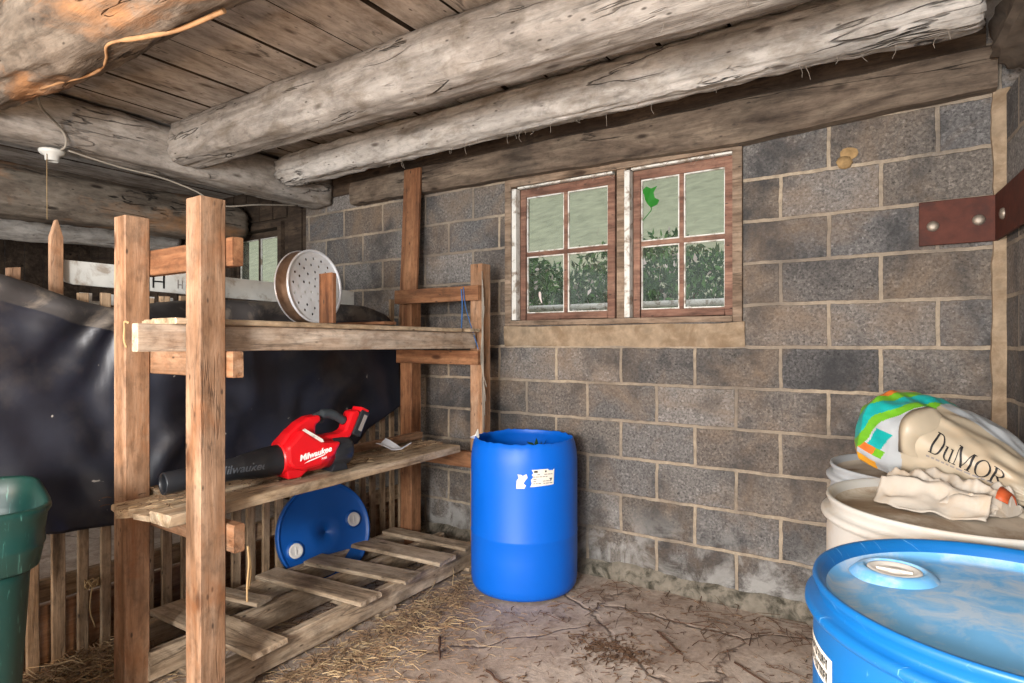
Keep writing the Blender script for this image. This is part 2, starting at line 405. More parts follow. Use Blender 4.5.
def block_material(name, shift):
    w = NT(name)
    tc = w.node('ShaderNodeTexCoord'); oc = tc.outputs['Object']
    wn = w.node('ShaderNodeTexNoise', {'Vector': oc, 'Scale': 9.0, 'Detail': 6.0, 'Roughness': 0.65})
    wsub = w.node('ShaderNodeVectorMath', {0: wn.outputs['Color'], 1: (0.5, 0.5, 0.5)}, operation='SUBTRACT')
    wsc = w.node('ShaderNodeVectorMath', {0: wsub.outputs[0], 'Scale': 0.020}, operation='SCALE')
    wv = w.node('ShaderNodeVectorMath', {0: oc, 1: wsc.outputs[0]}, operation='ADD').outputs[0]
    sx = w.node('ShaderNodeSeparateXYZ', {0: wv})
    cx = w.math('ADD', sx.outputs['X'], shift[0]); cz = w.math('ADD', sx.outputs['Z'], shift[1])
    bv = w.node('ShaderNodeCombineXYZ', {0: cx, 1: cz, 2: 0.0}).outputs[0]
    def brick(c1, c2, cm, mortar=0.0095, smooth=0.2):
        b = w.node('ShaderNodeTexBrick', {'Vector': bv, 'Color1': c1, 'Color2': c2, 'Mortar': cm, 'Scale': 1.0, 'Mortar Size': mortar, 'Mortar Smooth': smooth, 'Bias': 0.0, 'Brick Width': 0.4064, 'Row Height': 0.2032})
        b.offset = 0.5; b.offset_frequency = 2; return b
    br = brick((0, 0, 0, 1), (1, 1, 1, 1), (0.5, 0.5, 0.5, 1))
    tint = w.ramp(br.outputs['Color'], [(0.0, srgb(86, 84, 83)), (0.2, srgb(120, 116, 112)), (0.4, srgb(106, 98, 90)), (0.6, srgb(98, 96, 95)), (0.8, srgb(130, 125, 120)), (1.0, srgb(108, 100, 93))])
    # pitted aggregate
    n1 = w.noise(oc, 85, 4, 0.8)
    pit = w.ramp(n1, [(0.36, 0.40), (0.48, 0.92), (0.64, 1.28)])
    c = w.mix(tint, pit, 0.9, 'MULTIPLY')
    vg = w.node('ShaderNodeTexVoronoi', {'Vector': oc, 'Scale': 105.0}, feature='F1')
    gs = w.node('ShaderNodeSeparateXYZ', {0: vg.outputs['Color']}).outputs['X']
    c = w.mix(c, w.ramp(gs, [(0.0, 0.62), (0.5, 0.98), (0.9, 1.1), (1.0, 1.55)]), 0.85, 'MULTIPLY')
    vo = w.node('ShaderNodeTexVoronoi', {'Vector': oc, 'Scale': 34.0, 'Randomness': 1.0}, feature='F1')
    hole = w.ramp(vo.outputs['Distance'], [(0.10, 0.35), (0.19, 1.0)])
    nh = w.noise(oc, 5, 3, 0.6)
    c = w.mix(c, hole, w.ramp(nh, [(0.42, 0.0), (0.56, 1.0)]), 'MULTIPLY')
    # dust, stains, damp bloom
    n2 = w.noise(oc, 2.4, 7, 0.65, 0.5)
    c = w.mix(c, srgb(132, 110, 88), w.ramp(n2, [(0.46, 0.0), (0.66, 0.55)]))
    n3 = w.noise(w.coords((1.2, 1, 1), False), 2.0, 7, 0.65, 0.3)
    c = w.mix(c, srgb(56, 56, 57), w.ramp(n3, [(0.49, 0.0), (0.64, 0.8)]))
    zz = w.node('ShaderNodeSeparateXYZ', {0: oc}).outputs['Z']
    low = w.ramp(zz, [(0.08, 1.0), (0.42, 0.0)])
    n4 = w.noise(oc, 4.5, 7, 0.7, 0.6)
    bloom = w.math('MULTIPLY', low, w.ramp(n4, [(0.45, 0.0), (0.58, 0.95)]))
    c = w.mix(c, srgb(172, 170, 165), bloom)
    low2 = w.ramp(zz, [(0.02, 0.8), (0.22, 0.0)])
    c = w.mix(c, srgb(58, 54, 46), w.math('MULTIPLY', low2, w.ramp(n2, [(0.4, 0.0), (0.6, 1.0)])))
    # mortar
    nm = w.noise(oc, 26, 5, 0.7)
    mort = w.ramp(nm, [(0.3, srgb(140, 126, 108)), (0.7, srgb(184, 168, 146))])
    mf = w.math('MULTIPLY', br.outputs['Fac'], w.ramp(w.noise(oc, 3.1, 4, 0.6), [(0.34, 0.35), (0.50, 1.0)]))
    nm2 = w.noise(oc, 1.3, 4, 0.6)
    mort = w.mix(mort, srgb(118, 108, 98), w.ramp(nm2, [(0.42, 0.0), (0.6, 0.8)]))
    c = w.mix(c, mort, mf)
    w.base(c); w.rough(0.93)
    h = w.math('ADD', w.math('MULTIPLY', n1, 0.5), w.math('MULTIPLY', br.outputs['Fac'], -0.45))
    w.bump(h, 1.0, 0.014)
    return w.m
# courses: joints at z = 0.051 + 0.2032 k, x = -1.342 + 0.4064 k on the odd rows
M_block = block_material('concrete_block', (1.342 + 4.064, -0.051 + 0.4064))
M_block_side = block_material('concrete_block_side', (4.064, -0.051 + 0.4064))

def floor_material():
    w = NT('dusty_concrete_floor')
    oc = w.coords((1, 1, 1), False)
    n1 = w.noise(oc, 1.6, 8, 0.62, 0.4)
    c = w.ramp(n1, [(0.3, srgb(152, 134, 120)), (0.48, srgb(186, 168, 152)), (0.68, srgb(210, 196, 182))])
    n2 = w.noise(oc, 45, 6, 0.75)
    c = w.mix(c, w.ramp(n2, [(0.32, 0.6), (0.6, 1.0)]), 0.8, 'MULTIPLY')
    n3 = w.noise(oc, 5.0, 8, 0.7, 0.8)
    c = w.mix(c, srgb(104, 82, 66), w.ramp(n3, [(0.52, 0.0), (0.68, 0.7)]))
    vo = w.node('ShaderNodeTexVoronoi', {'Vector': w.node('ShaderNodeVectorMath', {0: oc, 1: w.node('ShaderNodeVectorMath', {0: w.node('ShaderNodeTexNoise', {'Vector': oc, 'Scale': 3.0, 'Detail': 6.0}).outputs['Color'], 'Scale': 0.35}, operation='SCALE').outputs[0]}, operation='ADD').outputs[0], 'Scale': 0.55}, feature='DISTANCE_TO_EDGE')
    ck = w.ramp(vo.outputs['Distance'], [(0.0, 1.0), (0.006, 0.0)])
    c = w.mix(c, srgb(70, 52, 42), w.math('MULTIPLY', ck, 0.55))
    w.base(c); w.rough(0.92)
    w.bump(w.math('SUBTRACT', w.math('ADD', w.math('MULTIPLY', n2, 0.25), n3), ck), 0.5, 0.02)
    return w.m
M_floor = floor_material()

def glass_material():
    m = bpy.data.materials.new('dusty_glass'); m.use_nodes = True; t = m.node_tree; n = t.nodes; n.clear()
    out = n.new('ShaderNodeOutputMaterial'); mixs = n.new('ShaderNodeMixShader'); mix2 = n.new('ShaderNodeMixShader')
    tr = n.new('ShaderNodeBsdfTransparent'); df = n.new('ShaderNodeBsdfTranslucent'); gl = n.new('ShaderNodeBsdfGlossy')
    df.inputs[0].default_value = srgb(190, 200, 186); gl.inputs['Roughness'].default_value = 0.05
    tc = n.new('ShaderNodeTexCoord'); no = n.new('ShaderNodeTexNoise'); no.inputs['Scale'].default_value = 5.0; no.inputs['Detail'].default_value = 6.0
    rp = n.new('ShaderNodeMapRange'); rp.inputs['To Min'].default_value = 0.07; rp.inputs['To Max'].default_value = 0.34
    t.links.new(tc.outputs['Object'], no.inputs['Vector']); t.links.new(no.outputs['Fac'], rp.inputs['Value'])
    t.links.new(rp.outputs[0], mixs.inputs[0]); t.links.new(tr.outputs[0], mixs.inputs[1]); t.links.new(df.outputs[0], mixs.inputs[2])
    mix2.inputs[0].default_value = 0.04; t.links.new(mixs.outputs[0], mix2.inputs[1]); t.links.new(gl.outputs[0], mix2.inputs[2])
    t.links.new(mix2.outputs[0], out.inputs[0])
    return m
M_glass = glass_material()

def tarp_material():
    w = NT('black_landscape_fabric')
    oc = w.coords((1, 1, 1), False)
    n = w.noise(oc, 3.0, 5, 0.6)
    c = w.ramp(n, [(0.3, srgb(20, 22, 29)), (0.7, srgb(42, 45, 56))])
    n2 = w.noise(oc, 17, 3, 0.5, 0.4)
    c = w.mix(c, srgb(176, 172, 164), w.ramp(n2, [(0.735, 0.0), (0.76, 0.75)]))
    n3 = w.noise(oc, 2.2, 6, 0.7)
    c = w.mix(c, srgb(92, 84, 76), w.ramp(n3, [(0.55, 0.0), (0.75, 0.35)]))
    w.base(c); w.rough(0.40); w.bsdf.inputs['Specular IOR Level'].default_value = 0.5
    w.bump(w.noise(oc, 160, 2, 0.5), 0.12, 0.002)
    return w.m
M_tarp = tarp_material()
M_hem = plain('dusty_tarp_hem', srgb(62, 60, 60), 0.6, var=0.45, vscale=7, bstr=0.2, dirt_or_light=(srgb(110, 102, 92), 0.7, 6, 0.0))

# ------------------------------------------------------------------ the setting
def wall_mesh(x0, x1, z0, z1, thick, hole=None):
    """wall in its local frame: x along, y from 0 (inner face) to thick, z up"""
    mb = MB()
    xs = [x0, x1]; zs = [z0, z1]
    if hole: xs = [x0, hole[0], hole[1], x1]; zs = [z0, hole[2], hole[3], z1]
    for i in range(len(xs) - 1):
        for k in range(len(zs) - 1):
            if hole and i == 1 and k == 1: continue
            a, b, c, d = xs[i], xs[i + 1], zs[k], zs[k + 1]
            mb.add([(a, 0, c), (b, 0, c), (b, 0, d), (a, 0, d)], [(0, 1, 2, 3)])
            mb.add([(a, thick, c), (b, thick, c), (b, thick, d), (a, thick, d)], [(3, 2, 1, 0)])
    def rim(a, b, c, d):
        mb.add([(a, 0, c), (b, 0, c), (b, thick, c), (a, thick, c)], [(0, 3, 2, 1)]); mb.add([(a, 0, d), (b, 0, d), (b, thick, d), (a, thick, d)], [(0, 1, 2, 3)])
        mb.add([(a, 0, c), (a, 0, d), (a, thick, d), (a, thick, c)], [(0, 3, 2, 1)]); mb.add([(b, 0, c), (b, 0, d), (b, thick, d), (b, thick, c)], [(0, 1, 2, 3)])
    rim(x0, x1, z0, z1)
    if hole: rim(*hole)
    return mb
WY = 3.10
W1 = (-2.097, -0.700, 1.395, 2.285)
wb_ = wall_mesh(-4.02, 0.62, 0.0, 2.62, 0.2, W1).build('wall_back', M_block, M=Matrix.Translation((0, WY, 0)), recalc=True)
tag(wb_, kind='structure')
ang = math.atan(0.1)
dirR = Vector((0.1, -1.0, 0)).normalized()
MR = Matrix(((dirR.x, -dirR.y, 0, 0.300), (dirR.y, dirR.x, 0, WY), (0, 0, 1, 0), (0, 0, 0, 1)))
tag(wall_mesh(0.0, 6.2, 0.0, 2.275, 0.2).build('wall_right', M_block_side, M=MR), kind='structure')
W2 = (-5.12, -4.36, 1.66, 2.30)
mbw = wall_mesh(-8.0, -4.02, 0, 2.62, 0.05, W2)
for x in [-7.9 + 0.19 * i for i in range(21)]:
    if x < -4.1:
        for (za, zb) in ((0, 1.63), (2.33, 2.6)) if (W2[0] - 0.05 < x < W2[1] + 0.05) else ((0, 2.6),):
            mbw.box((x, -0.018 - 0.006 * random.random(), za), (x + 0.17, -0.001, zb))
tag(mbw.build('wall_back_boarded', M_darkwood, M=Matrix.Translation((0, WY + 0.05, 0))), kind='structure')
# far side wall of the next stall, boarded with gaps that let daylight through
mbl = MB()
for i in range(34):
    y = -2.4 + i * 0.17
    if 1.55 < y < 1.9: continue
    mbl.box((0, y, 0), (0.03, y + 0.164, 2.6))
tag(mbl.build('wall_left', M_darkwood, M=Matrix.Translation((-8.0, 0, 0))), kind='structure')

def floor_mesh():
    mb = MB(); nx, ny = 150, 90; x0, x1, y0, y1 = -8.0, 1.2, -2.6, 3.3
    vs = []
    for j in range(ny + 1):
        for i in range(nx + 1):
            x = x0 + (x1 - x0) * i / nx; y = y0 + (y1 - y0) * j / ny
            z = 0.012 * noise.noise(Vector((x * 1.3, y * 1.3, 0))) + 0.006 * noise.noise(Vector((x * 6, y * 6, 3)))
            vs.append((x, y, z - 0.006))
    fs = [(j * (nx + 1) + i, j * (nx + 1) + i + 1, (j + 1) * (nx + 1) + i + 1, (j + 1) * (nx + 1) + i) for j in range(ny) for i in range(nx)]
    mb.add(vs, fs, 0, True); return mb
tag(floor_mesh().build('floor', M_floor, recalc=False), kind='structure')

# ceiling boards, laid front to back over the logs
CZ = 2.60
mbc = MB(); x = -7.9; k = 0
while x < 1.3:
    wdt = random.choice((0.24, 0.27, 0.30, 0.34))
    if -2.75 < x < -1.9: wdt = 0.31
    dz = random.uniform(0.0, 0.012)
    seg = 10
    for j in range(seg):
        y0, y1 = -2.6 + 5.9 * j / seg, -2.6 + 5.9 * (j + 1) / seg
        mbc.box((x + 0.008, y0, CZ + dz), (x + wdt - 0.008, y1, CZ + 0.03 + dz), side=1)  # dark material on the board edges stands in for shade in the gaps
    x += wdt; k += 1
mbc.box((-8, -2.6, CZ + 0.075), (1.4, 3.3, CZ + 0.09), 1)  # dark sheet behind the boards, also there to make the gaps read shaded
# local x of the wood grain must run along the boards: rotate the frame
MC = Matrix.Rotation(PI / 2, 4, 'Z')
vsw = [MC.inverted() @ Vector(v) for v in mbc.v]; mbc.v = [tuple(v) for v in vsw]
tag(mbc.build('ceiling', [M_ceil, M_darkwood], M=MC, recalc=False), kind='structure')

hb = MB(); hb.box((-3.95, WY - 0.011, 2.40), (0.24, WY - 0.001, 2.60)); tag(hb.build('gap_shade_strip', M_darkwood), kind='structure')  # dark strip added above the plate in place of the gap's shade
# rough footing ledge and mortar fillets
def strip(name, mat, p0, p1, prof, amp, n=90, kind='structure', seed=0.0):
    M = frame(p0, p1); L = (Vector(p1) - Vector(p0)).length; rs = []
    for i in range(n + 1):
        xx = L * i / n
        rs.append([Vector((xx, y + amp * noise.noise(Vector((xx * 5 + seed, y * 9, z * 9))) + amp * .5 * noise.noise(Vector((xx * 19, y * 9 + seed, z * 9))), z + amp * noise.noise(Vector((xx * 6, y * 9 + 7 + seed, z * 9))))) for y, z in prof])
    mb = MB(); mb.rings(rs, closed=True, smooth=False)
    o = mb.build(name, mat, M=M)
    return tag(o, kind=kind)
strip('trim_1', M_footing, (-4.0, WY, 0), (0.34, WY, 0), [(0.06, -0.02), (-0.035, -0.02), (-0.03, 0.03), (-0.012, 0.06), (0.006, 0.085), (0.06, 0.09)], 0.017, 200)
strip('trim_2', M_mortar, (0.29, WY, 0.0), (0.29, WY, 2.30), [(-0.03, -0.015), (0.02, -0.03), (0.04, 0.012), (-0.015, 0.022), (-0.035, 0.016)], 0.008, 90)
o = strip('trim_3', M_mortar, (-2.11, WY, 1.345), (-0.69, WY, 1.345), [(0.03, -0.074), (-0.006, -0.074), (-0.016, 0.0), (-0.014, 0.045), (0.03, 0.05)], 0.007, 80)

# ------------------------------------------------------------------ window of the back wall
def make_window(name, X0, X1, Z0, Z1, y, sashes, cols, mats, stops=True, midrail=True):
    win = bpy.data.objects.new(name, None); COL.objects.link(win); win.location = ((X0 + X1) / 2, y, Z0); PM[win.name] = Matrix.Translation(win.location)
    tag(win, kind='structure')
    def bar(part, a, b, w, d, mat, parent=win): return plank(part, a, b, w, d, mat, parent, up=(0, 1, 0), wear=0.002)
    fw = 0.045
    f = MB()
    f.box((X0, y - 0.02, Z0), (X0 + fw, y + 0.16, Z1)); f.box((X1 - fw, y - 0.02, Z0), (X1, y + 0.16, Z1))
    f.box((X0 + fw, y - 0.02, Z1 - fw), (X1 - fw, y + 0.16, Z1)); f.box((X0 + fw, y - 0.025, Z0), (X1 - fw, y + 0.16, Z0 + 0.03))
    for xm in ([(sashes[0][1] + sashes[1][0]) / 2] if len(sashes) > 1 else []):
        f.box((xm - 0.026, y - 0.005, Z0 + 0.03), (xm + 0.026, y + 0.15, Z1 - fw))
    f.build('window_frame', mats[0], win, bevel=0.003)
    for (a, b) in sashes:
        za, zb = Z0 + 0.034, Z1 - fw - 0.012; sw = 0.042; ys = y + 0.035
        s = MB()
        s.box((a, ys, za), (a + sw, ys + 0.035, zb)); s.box((b - sw, ys, za), (b, ys + 0.035, zb))
        s.box((a + sw, ys, zb - 0.05), (b - sw, ys + 0.035, zb)); s.box((a + sw, ys, za), (b - sw, ys + 0.035, za + sw))
        xm = (a + b) / 2; zm = (za + zb) / 2
        s.box((xm - 0.012, ys + 0.004, za + sw), (xm + 0.012, ys + 0.03, zb - 0.05)); 
        if midrail: s.box((a + sw, ys + 0.005, zm - 0.013), (b - sw, ys + 0.029, zm + 0.013))
        sash = s.build('sash', mats[1], win, bevel=0.003)
        p = MB(); wq = 0.007
        for (xa, xb) in ((a + sw, xm - 0.012), (xm + 0.012, b - sw)):
            for (zc, zd) in (((za + sw, zm - 0.013), (zm + 0.013, zb - 0.05)) if midrail else ((za + sw, zb - 0.05),)):
                p.box((xa, ys + 0.010, zc), (xa + wq, ys + 0.022, zd)); p.box((xb - wq, ys + 0.010, zc), (xb, ys + 0.022, zd))
                p.box((xa + wq, ys + 0.010, zc), (xb - wq, ys + 0.022, zc + wq)); p.box((xa + wq, ys + 0.010, zd - wq), (xb - wq, ys + 0.022, zd))
        p.build('putty', mats[2], sash)
        g = MB()
        for (xa, xb) in ((a + sw, xm), (xm, b - sw)):
            for (zc, zd) in ((za + sw, zm), (zm, zb - 0.05)):
                g.add([(xa, ys + 0.018, zc), (xb, ys + 0.018, zc), (xb, ys + 0.018, zd), (xa, ys + 0.018, zd)], [(0, 1, 2, 3)])
        g.build('pane', M_glass, sash, recalc=False)
        if stops:
            st = MB(); st.box((a - 0.033, y - 0.012, za), (a - 0.002, y + 0.034, zb)); 
            st.box((a, y + 0.002, zb + 0.001), (b, y + 0.03, zb + 0.012))
            st.build('white_stop', mats[2], win, bevel=0.002)
    return win
make_window('window_1', W1[0], W1[1], W1[2], W1[3], WY - 0.005, [(-2.018, -1.392), (-1.283, -0.752)], 2, (M_wframe, M_sash, M_whitep))
make_window('window_2', W2[0], W2[1], W2[2], W2[3], WY + 0.03, [(-5.07, -4.41)], 2, (M_darkwood, M_darkwood, M_whitep), stops=False, midrail=False)

# ------------------------------------------------------------------ outside the windows
def lawn_mesh():
    mb = MB(); nx, ny = 120, 60; vs = []
    for j in range(ny + 1):
        for i in range(nx + 1):
            x = -80 + 110 * i / nx; y = 3.4 + 40 * j / ny
            z = 0.9 + 0.11 * max(0, y - 6) ** 1.45 + 0.15 * noise.noise(Vector((x * .4, y * .4, 0)))
            vs.append((x, y, z))
    mb.add(vs, [(j * (nx + 1) + i, j * (nx + 1) + i + 1, (j + 1) * (nx + 1) + i + 1, (j + 1) * (nx + 1) + i) for j in range(ny) for i in range(nx)], 0, True)
    return mb
tag(lawn_mesh().build('ground_outside', M_lawn, recalc=False), kind='structure')

def leaf_cloud(n, c, s, size, seed, shell=0.5):
    rnd = random.Random(seed); mb = MB()
    for i in range(n):
        while True:
            p = Vector((rnd.uniform(-1, 1), rnd.uniform(-1, 1), rnd.uniform(-1, 1)))
            if shell < p.length < 1 + 0.22 * noise.noise(p * 2.5 + Vector((seed, 0, 0))): break
        q = Vector((c[0] + p.x * s[0], c[1] + p.y * s[1], c[2] + p.z * s[2]))
        R = Euler((rnd.uniform(0, 6.3), rnd.uniform(0, 6.3), rnd.uniform(0, 6.3))).to_matrix()
        L = size * rnd.uniform(0.6, 1.3); W = L * 0.45
        pts = [q + R @ Vector(v) for v in ((0, 0, 0), (L * .4, W * .5, L * .06), (L, 0, 0), (L * .4, -W * .5, L * .06))]
        mi = 2 if (rnd.random() < 0.03 and p.y < 0) else (1 if rnd.random() < 0.35 else 0)
        mb.add(pts, [(0, 1, 2), (0, 2, 3)], mi)
    return mb
for i, (cx, cy, cz, sx, sy, sz, lab) in enumerate([
        (-2.35, 6.1, 1.62, 1.10, 0.6, 0.80, 'leafy bush with pale blossom outside the right sash of the window'),
        (-4.60, 6.6, 1.72, 1.12, 0.7, 0.84, 'leafy bush outside the left sash of the window'),
        (-7.6, 7.0, 2.1, 1.6, 0.8, 1.3, 'leafy bush outside the small window of the next stall')]):
    b = empty('bush', (cx, cy, 0.95), lab, 'bush')
    leaf_cloud(9000, (cx, cy, cz), (sx, sy, sz), 0.085, 11 + i, 0.2).build('foliage', [M_bush, M_bush2, M_blossom], b, recalc=False)
    st = MB()
    for a in range(5):
        st.tube(smooth_path([(cx, cy, 0.9), (cx + 0.15 * math.cos(a * 1.3), cy + 0.15 * math.sin(a * 1.3), 1.3), (cx + 0.5 * sx * math.cos(a * 1.3), cy + 0.5 * sy * math.sin(a * 1.3), cz + 0.2)], 5), 0.018, 6)
    st.build('stem', M_bark, b)
rail = empty('outdoor_rail', (-2.2, 5.0, 1.0), 'white horizontal rail on short posts outside the window, before the bushes', 'fence')
r_ = MB(); r_.tube([(-6.5, 4.95, 1.62), (1.0, 4.95, 1.62)], 0.028, 10); r_.build('rail', M_whitep, rail)
for xx in (-5.6, -4.1, -2.6, -1.55, -0.4):
    p = MB(); p.tube([(xx, 4.95, 0.9), (xx, 4.95, 1.60)], 0.022, 8); p.build('post', M_whitep, rail)
kb = MB(); kb.box((-6.5, 4.6, 0.9), (1.2, 4.85, 1.52)); tag(kb.build('garden_ledge', M_mortar, bevel=0.02), 'long tan masonry ledge outside the window, below the white rail', 'ledge')

# ------------------------------------------------------------------ ceiling timbers
tag(log('ceiling_log', [(-3.95, 0.90, 2.475), (-3.2, 0.92, 2.455), (-2.5, 0.94, 2.435), (-1.0, 0.94, 2.42), (1.0, 0.94, 2.42)], [0.115, 0.145, 0.165, 0.175, 0.185], M_log, n=56, seg=170, rough=0.02, seed=3.1), 'thick round bark-stripped log with painted warm-light patches, nearest the viewer', 'beam', kind='thing')
tag(log('ceiling_beam', [(-3.68, 1.97, 2.478), (-1.5, 1.97, 2.472), (1.0, 1.985, 2.47)], [0.125, 0.132, 0.135], M_beam, n=48, seg=160, rough=0.012, flat=1.4, seed=8.4), 'grey hewn ceiling beam second from the window wall, ending on the cross girder', 'beam', kind='thing')
tag(log('ceiling_beam', [(-3.66, 2.65, 2.482), (-1.6, 2.65, 2.502), (-0.6, 2.65, 2.504), (0.20, 2.655, 2.500)], [0.100, 0.104, 0.106, 0.108], M_beam_pale, n=48, seg=150, rough=0.02, flat=0.6, seed=15.2), 'pale knotty log beam closest to the window wall, with a rounded right end', 'beam', kind='thing')
def wall_plate():
    M = frame((-3.42, 3.06, 0), (0.27, 3.06, 0)); L = 3.69; rs = []
    for i in range(141):
        x = L * i / 140; X = -3.42 + x
        zb = fcurve([(-3.35, 2.297), (-2.1, 2.288), (-1.4, 2.272), (-0.7, 2.250), (-0.3, 2.272), (0.3, 2.296)], X); zt = 2.466 + 0.010 * noise.noise(Vector((X * 2, 0, 0)))
        ring = []
        for (y, t) in ((-.035, 0), (0.02, 0), (0.028, 0), (0.028, 1), (-0.02, 1), (-.045, .93), (-0.052, .6), (-0.05, .3), (-0.048, .07)):
            z = zb + (zt - zb) * t
            ring.append(Vector((x, y + 0.010 * noise.noise(Vector((X * 2.2, t * 4, 5))) - 0.0, z + 0.008 * noise.noise(Vector((X * 5, t * 3, 1))))))
        rs.append(ring)
    mb = MB(); mb.rings(rs, smooth=False); return mb, M
mbp, Mp = wall_plate()
tag(mbp.build('wall_plate', M_plate, M=Mp), 'dark brown squared timber laid on top of the block wall above the window', 'beam', kind='thing')
tag(log('cross_girder', [(-3.80, -2.4, 2.455), (-3.80, 0.5, 2.455), (-3.80, 3.08, 2.45)], [0.125, 0.13, 0.13], M_beam, n=44, seg=150, rough=0.014, flat=4, seed=21.0), 'grey squared girder on the left that carries the ends of the ceiling beams', 'beam', kind='thing')
tag(log('stall_log', [(-4.85, -2.4, 2.30), (-4.85, 0.6, 2.26), (-4.85, 3.05, 2.30)], [0.18, 0.19, 0.16], M_log, n=40, seg=110, rough=0.02, seed=31.0), 'dark rough log beyond the cross girder, just under it at upper left', 'beam', kind='thing')
tag(log('stall_log', [(-5.9, -2.4, 2.28), (-5.9, 1.0, 2.22), (-5.9, 3.05, 2.30)], [0.14, 0.15, 0.14], M_beam_pale, n=36, seg=90, rough=0.02, seed=37.0), 'pale log farthest back in the next stall, above the pointed picket', 'beam', kind='thing')
tag(log('side_wall_log', [(0.345, 2.98, 2.425), (0.42, 2.0, 2.44), (0.66, -0.5, 2.44)], [0.110, 0.135, 0.14], M_webdark, n=36, seg=80, rough=0.03, seed=41.0), 'dark cobwebbed log end in the upper right corner above the rusty strap', 'beam', kind='thing')

# ------------------------------------------------------------------ nailed storage rack
rack = empty('storage_rack', (-2.2, 1.9, 0.0), 'rough home-made lumber rack of two shelves on four posts', 'rack')
def post(x0, x1, y0, y1, z1, m, lab=None):
    return plank('post', ((x0 + x1) / 2, (y0 + y1) / 2, 0.0), ((x0 + x1) / 2, (y0 + y1) / 2, z1), y1 - y0, x1 - x0, m, rack, up=(1, 0, 0), wear=0.002)
post(-1.987, -1.900, 1.060, 1.148, 1.762, M_stud)
post(-2.487, -2.400, 1.060, 1.148, 1.757, M_stud)
post(-2.143, -2.058, 2.787, 2.872, 1.745, M_stud)
post(-2.700, -2.605, 2.790, 2.880, 1.60, M_red)
def xrail(x0, x1, y, z0, z1, m, th=0.038): return plank('cross_rail', (x0, y, (z0 + z1) / 2), (x1, y, (z0 + z1) / 2), th, z1 - z0, m, rack, wear=0.003)
xrail(-2.46, -1.865, 1.168, 1.545, 1.640, M_red)
xrail(-2.45, -1.865, 1.169, 1.175, 1.262, M_stud)
xrail(-2.47, -1.860, 1.170, 0.598, 0.690, M_stud)
xrail(-2.705, -2.052, 2.766, 1.533, 1.618, M_red)
xrail(-2.69, -2.056, 2.766, 1.166, 1.248, M_red)
xrail(-2.70, -2.052, 2.766, 0.575, 0.668, M_red)
plank('shelf_beam', (-2.008, 0.915, 1.307), (-2.098, 2.755, 1.303), 0.038, 0.088, M_stud_pale, rack, wear=0.003)
plank('shelf_beam', (-2.392, 1.195, 1.307), (-2.46, 2.755, 1.303), 0.038, 0.088, M_stud, rack, wear=0.003)
# boards of the upper shelf
for i in range(3):
    xo = -2.045 - 0.155 * i
    plank('shelf_board', (xo, 1.02 + 0.05 * i, 1.362), (xo - 0.085, 2.60 - 0.03 * i, 1.360), 0.145, 0.020, M_dirty, rack, wear=0.003)
plank('shelf_board', (-2.47, 2.68, 1.361), (-2.04, 2.70, 1.361), 0.09, 0.018, M_dirty, rack, wear=0.003)
plank('shelf_board', (-2.40, 2.08, 1.384), (-2.06, 2.06, 1.384), 0.08, 0.014, M_red, rack, wear=0.003)
# boards of the lower shelf: one thick one in front, thin broken ones behind
SZ = 0.735
plank('shelf_board', (-2.047, 1.005, SZ - 0.020), (-2.128, 2.60, SZ - 0.024), 0.118, 0.040, M_dirty, rack, wear=0.006, chip=0.03)
plank('shelf_board', (-2.157, 0.985, SZ - 0.030), (-2.228, 2.66, SZ - 0.030), 0.088, 0.022, M_dirty, rack, wear=0.006, chip=0.06)
plank('shelf_board', (-2.242, 0.955, SZ - 0.026), (-2.318, 2.68, SZ - 0.026), 0.078, 0.030, M_dirty, rack, wear=0.006, chip=0.08, taper=lambda t: 0.45 + 0.55 * min(1, t / 0.07))
plank('shelf_board', (-2.330, 0.99, SZ - 0.030), (-2.41, 2.66, SZ - 0.030), 0.092, 0.024, M_dirty, rack, wear=0.006, chip=0.05)
plank('shelf_board', (-2.432, 1.17, SZ - 0.020), (-2.52, 2.66, SZ - 0.016), 0.085, 0.036, M_dirty, rack, wear=0.006)
tag(plank('loose_stick', (-2.36, 1.98, SZ + 0.018), (-2.42, 2.66, SZ + 0.016), 0.045, 0.038, M_stud, wear=0.004), 'square stick lying at the back of the lower shelf behind the red blower', 'stick')
tag(plank('tall_board', (-2.785, 2.93, 1.05), (-2.785, 3.00, 2.45), 0.145, 0.024, M_red, up=(0, -1, 0), wear=0.003), 'tall reddish board leaning on the block wall left of the window', 'board')
tag(plank('wood_offcut', (-2.040, 1.680, 1.373), (-2.040, 1.680, 1.580), 0.022, 0.086, M_offcut, up=(1, 0, 0), wear=0.004), 'short brown board offcut standing in front of the colander', 'board')

# twine and wire tied round the far post
tw = MB()
for k in range(5):
    tw.tube(smooth_path([(-2.05 + 0.004 * k, 2.778, 1.70 - 0.05 * k), (-2.045 + .01 * math.sin(k), 2.770, 1.2), (-2.04 + 0.006 * k, 2.775, 0.72 + 0.08 * k)], 8), 0.0022, 5)
tag(tw.build('grey_string', M_wire), 'grey strings hanging down the far rack post beside the blue drum', 'string')
tw = MB(); tw.tube(smooth_path([(-2.17, 2.74, 1.60), (-2.165, 2.742, 1.50), (-2.172, 2.742, 1.36)], 6), 0.004, 6); tw.tube(smooth_path([(-2.155, 2.74, 1.61), (-2.13, 2.735, 1.48), (-2.05, 2.742, 1.255)], 6), 0.0025, 6)
tag(tw.build('blue_cord', M_bluetwine), 'blue cord hanging from the top rail at the far end of the rack', 'string')

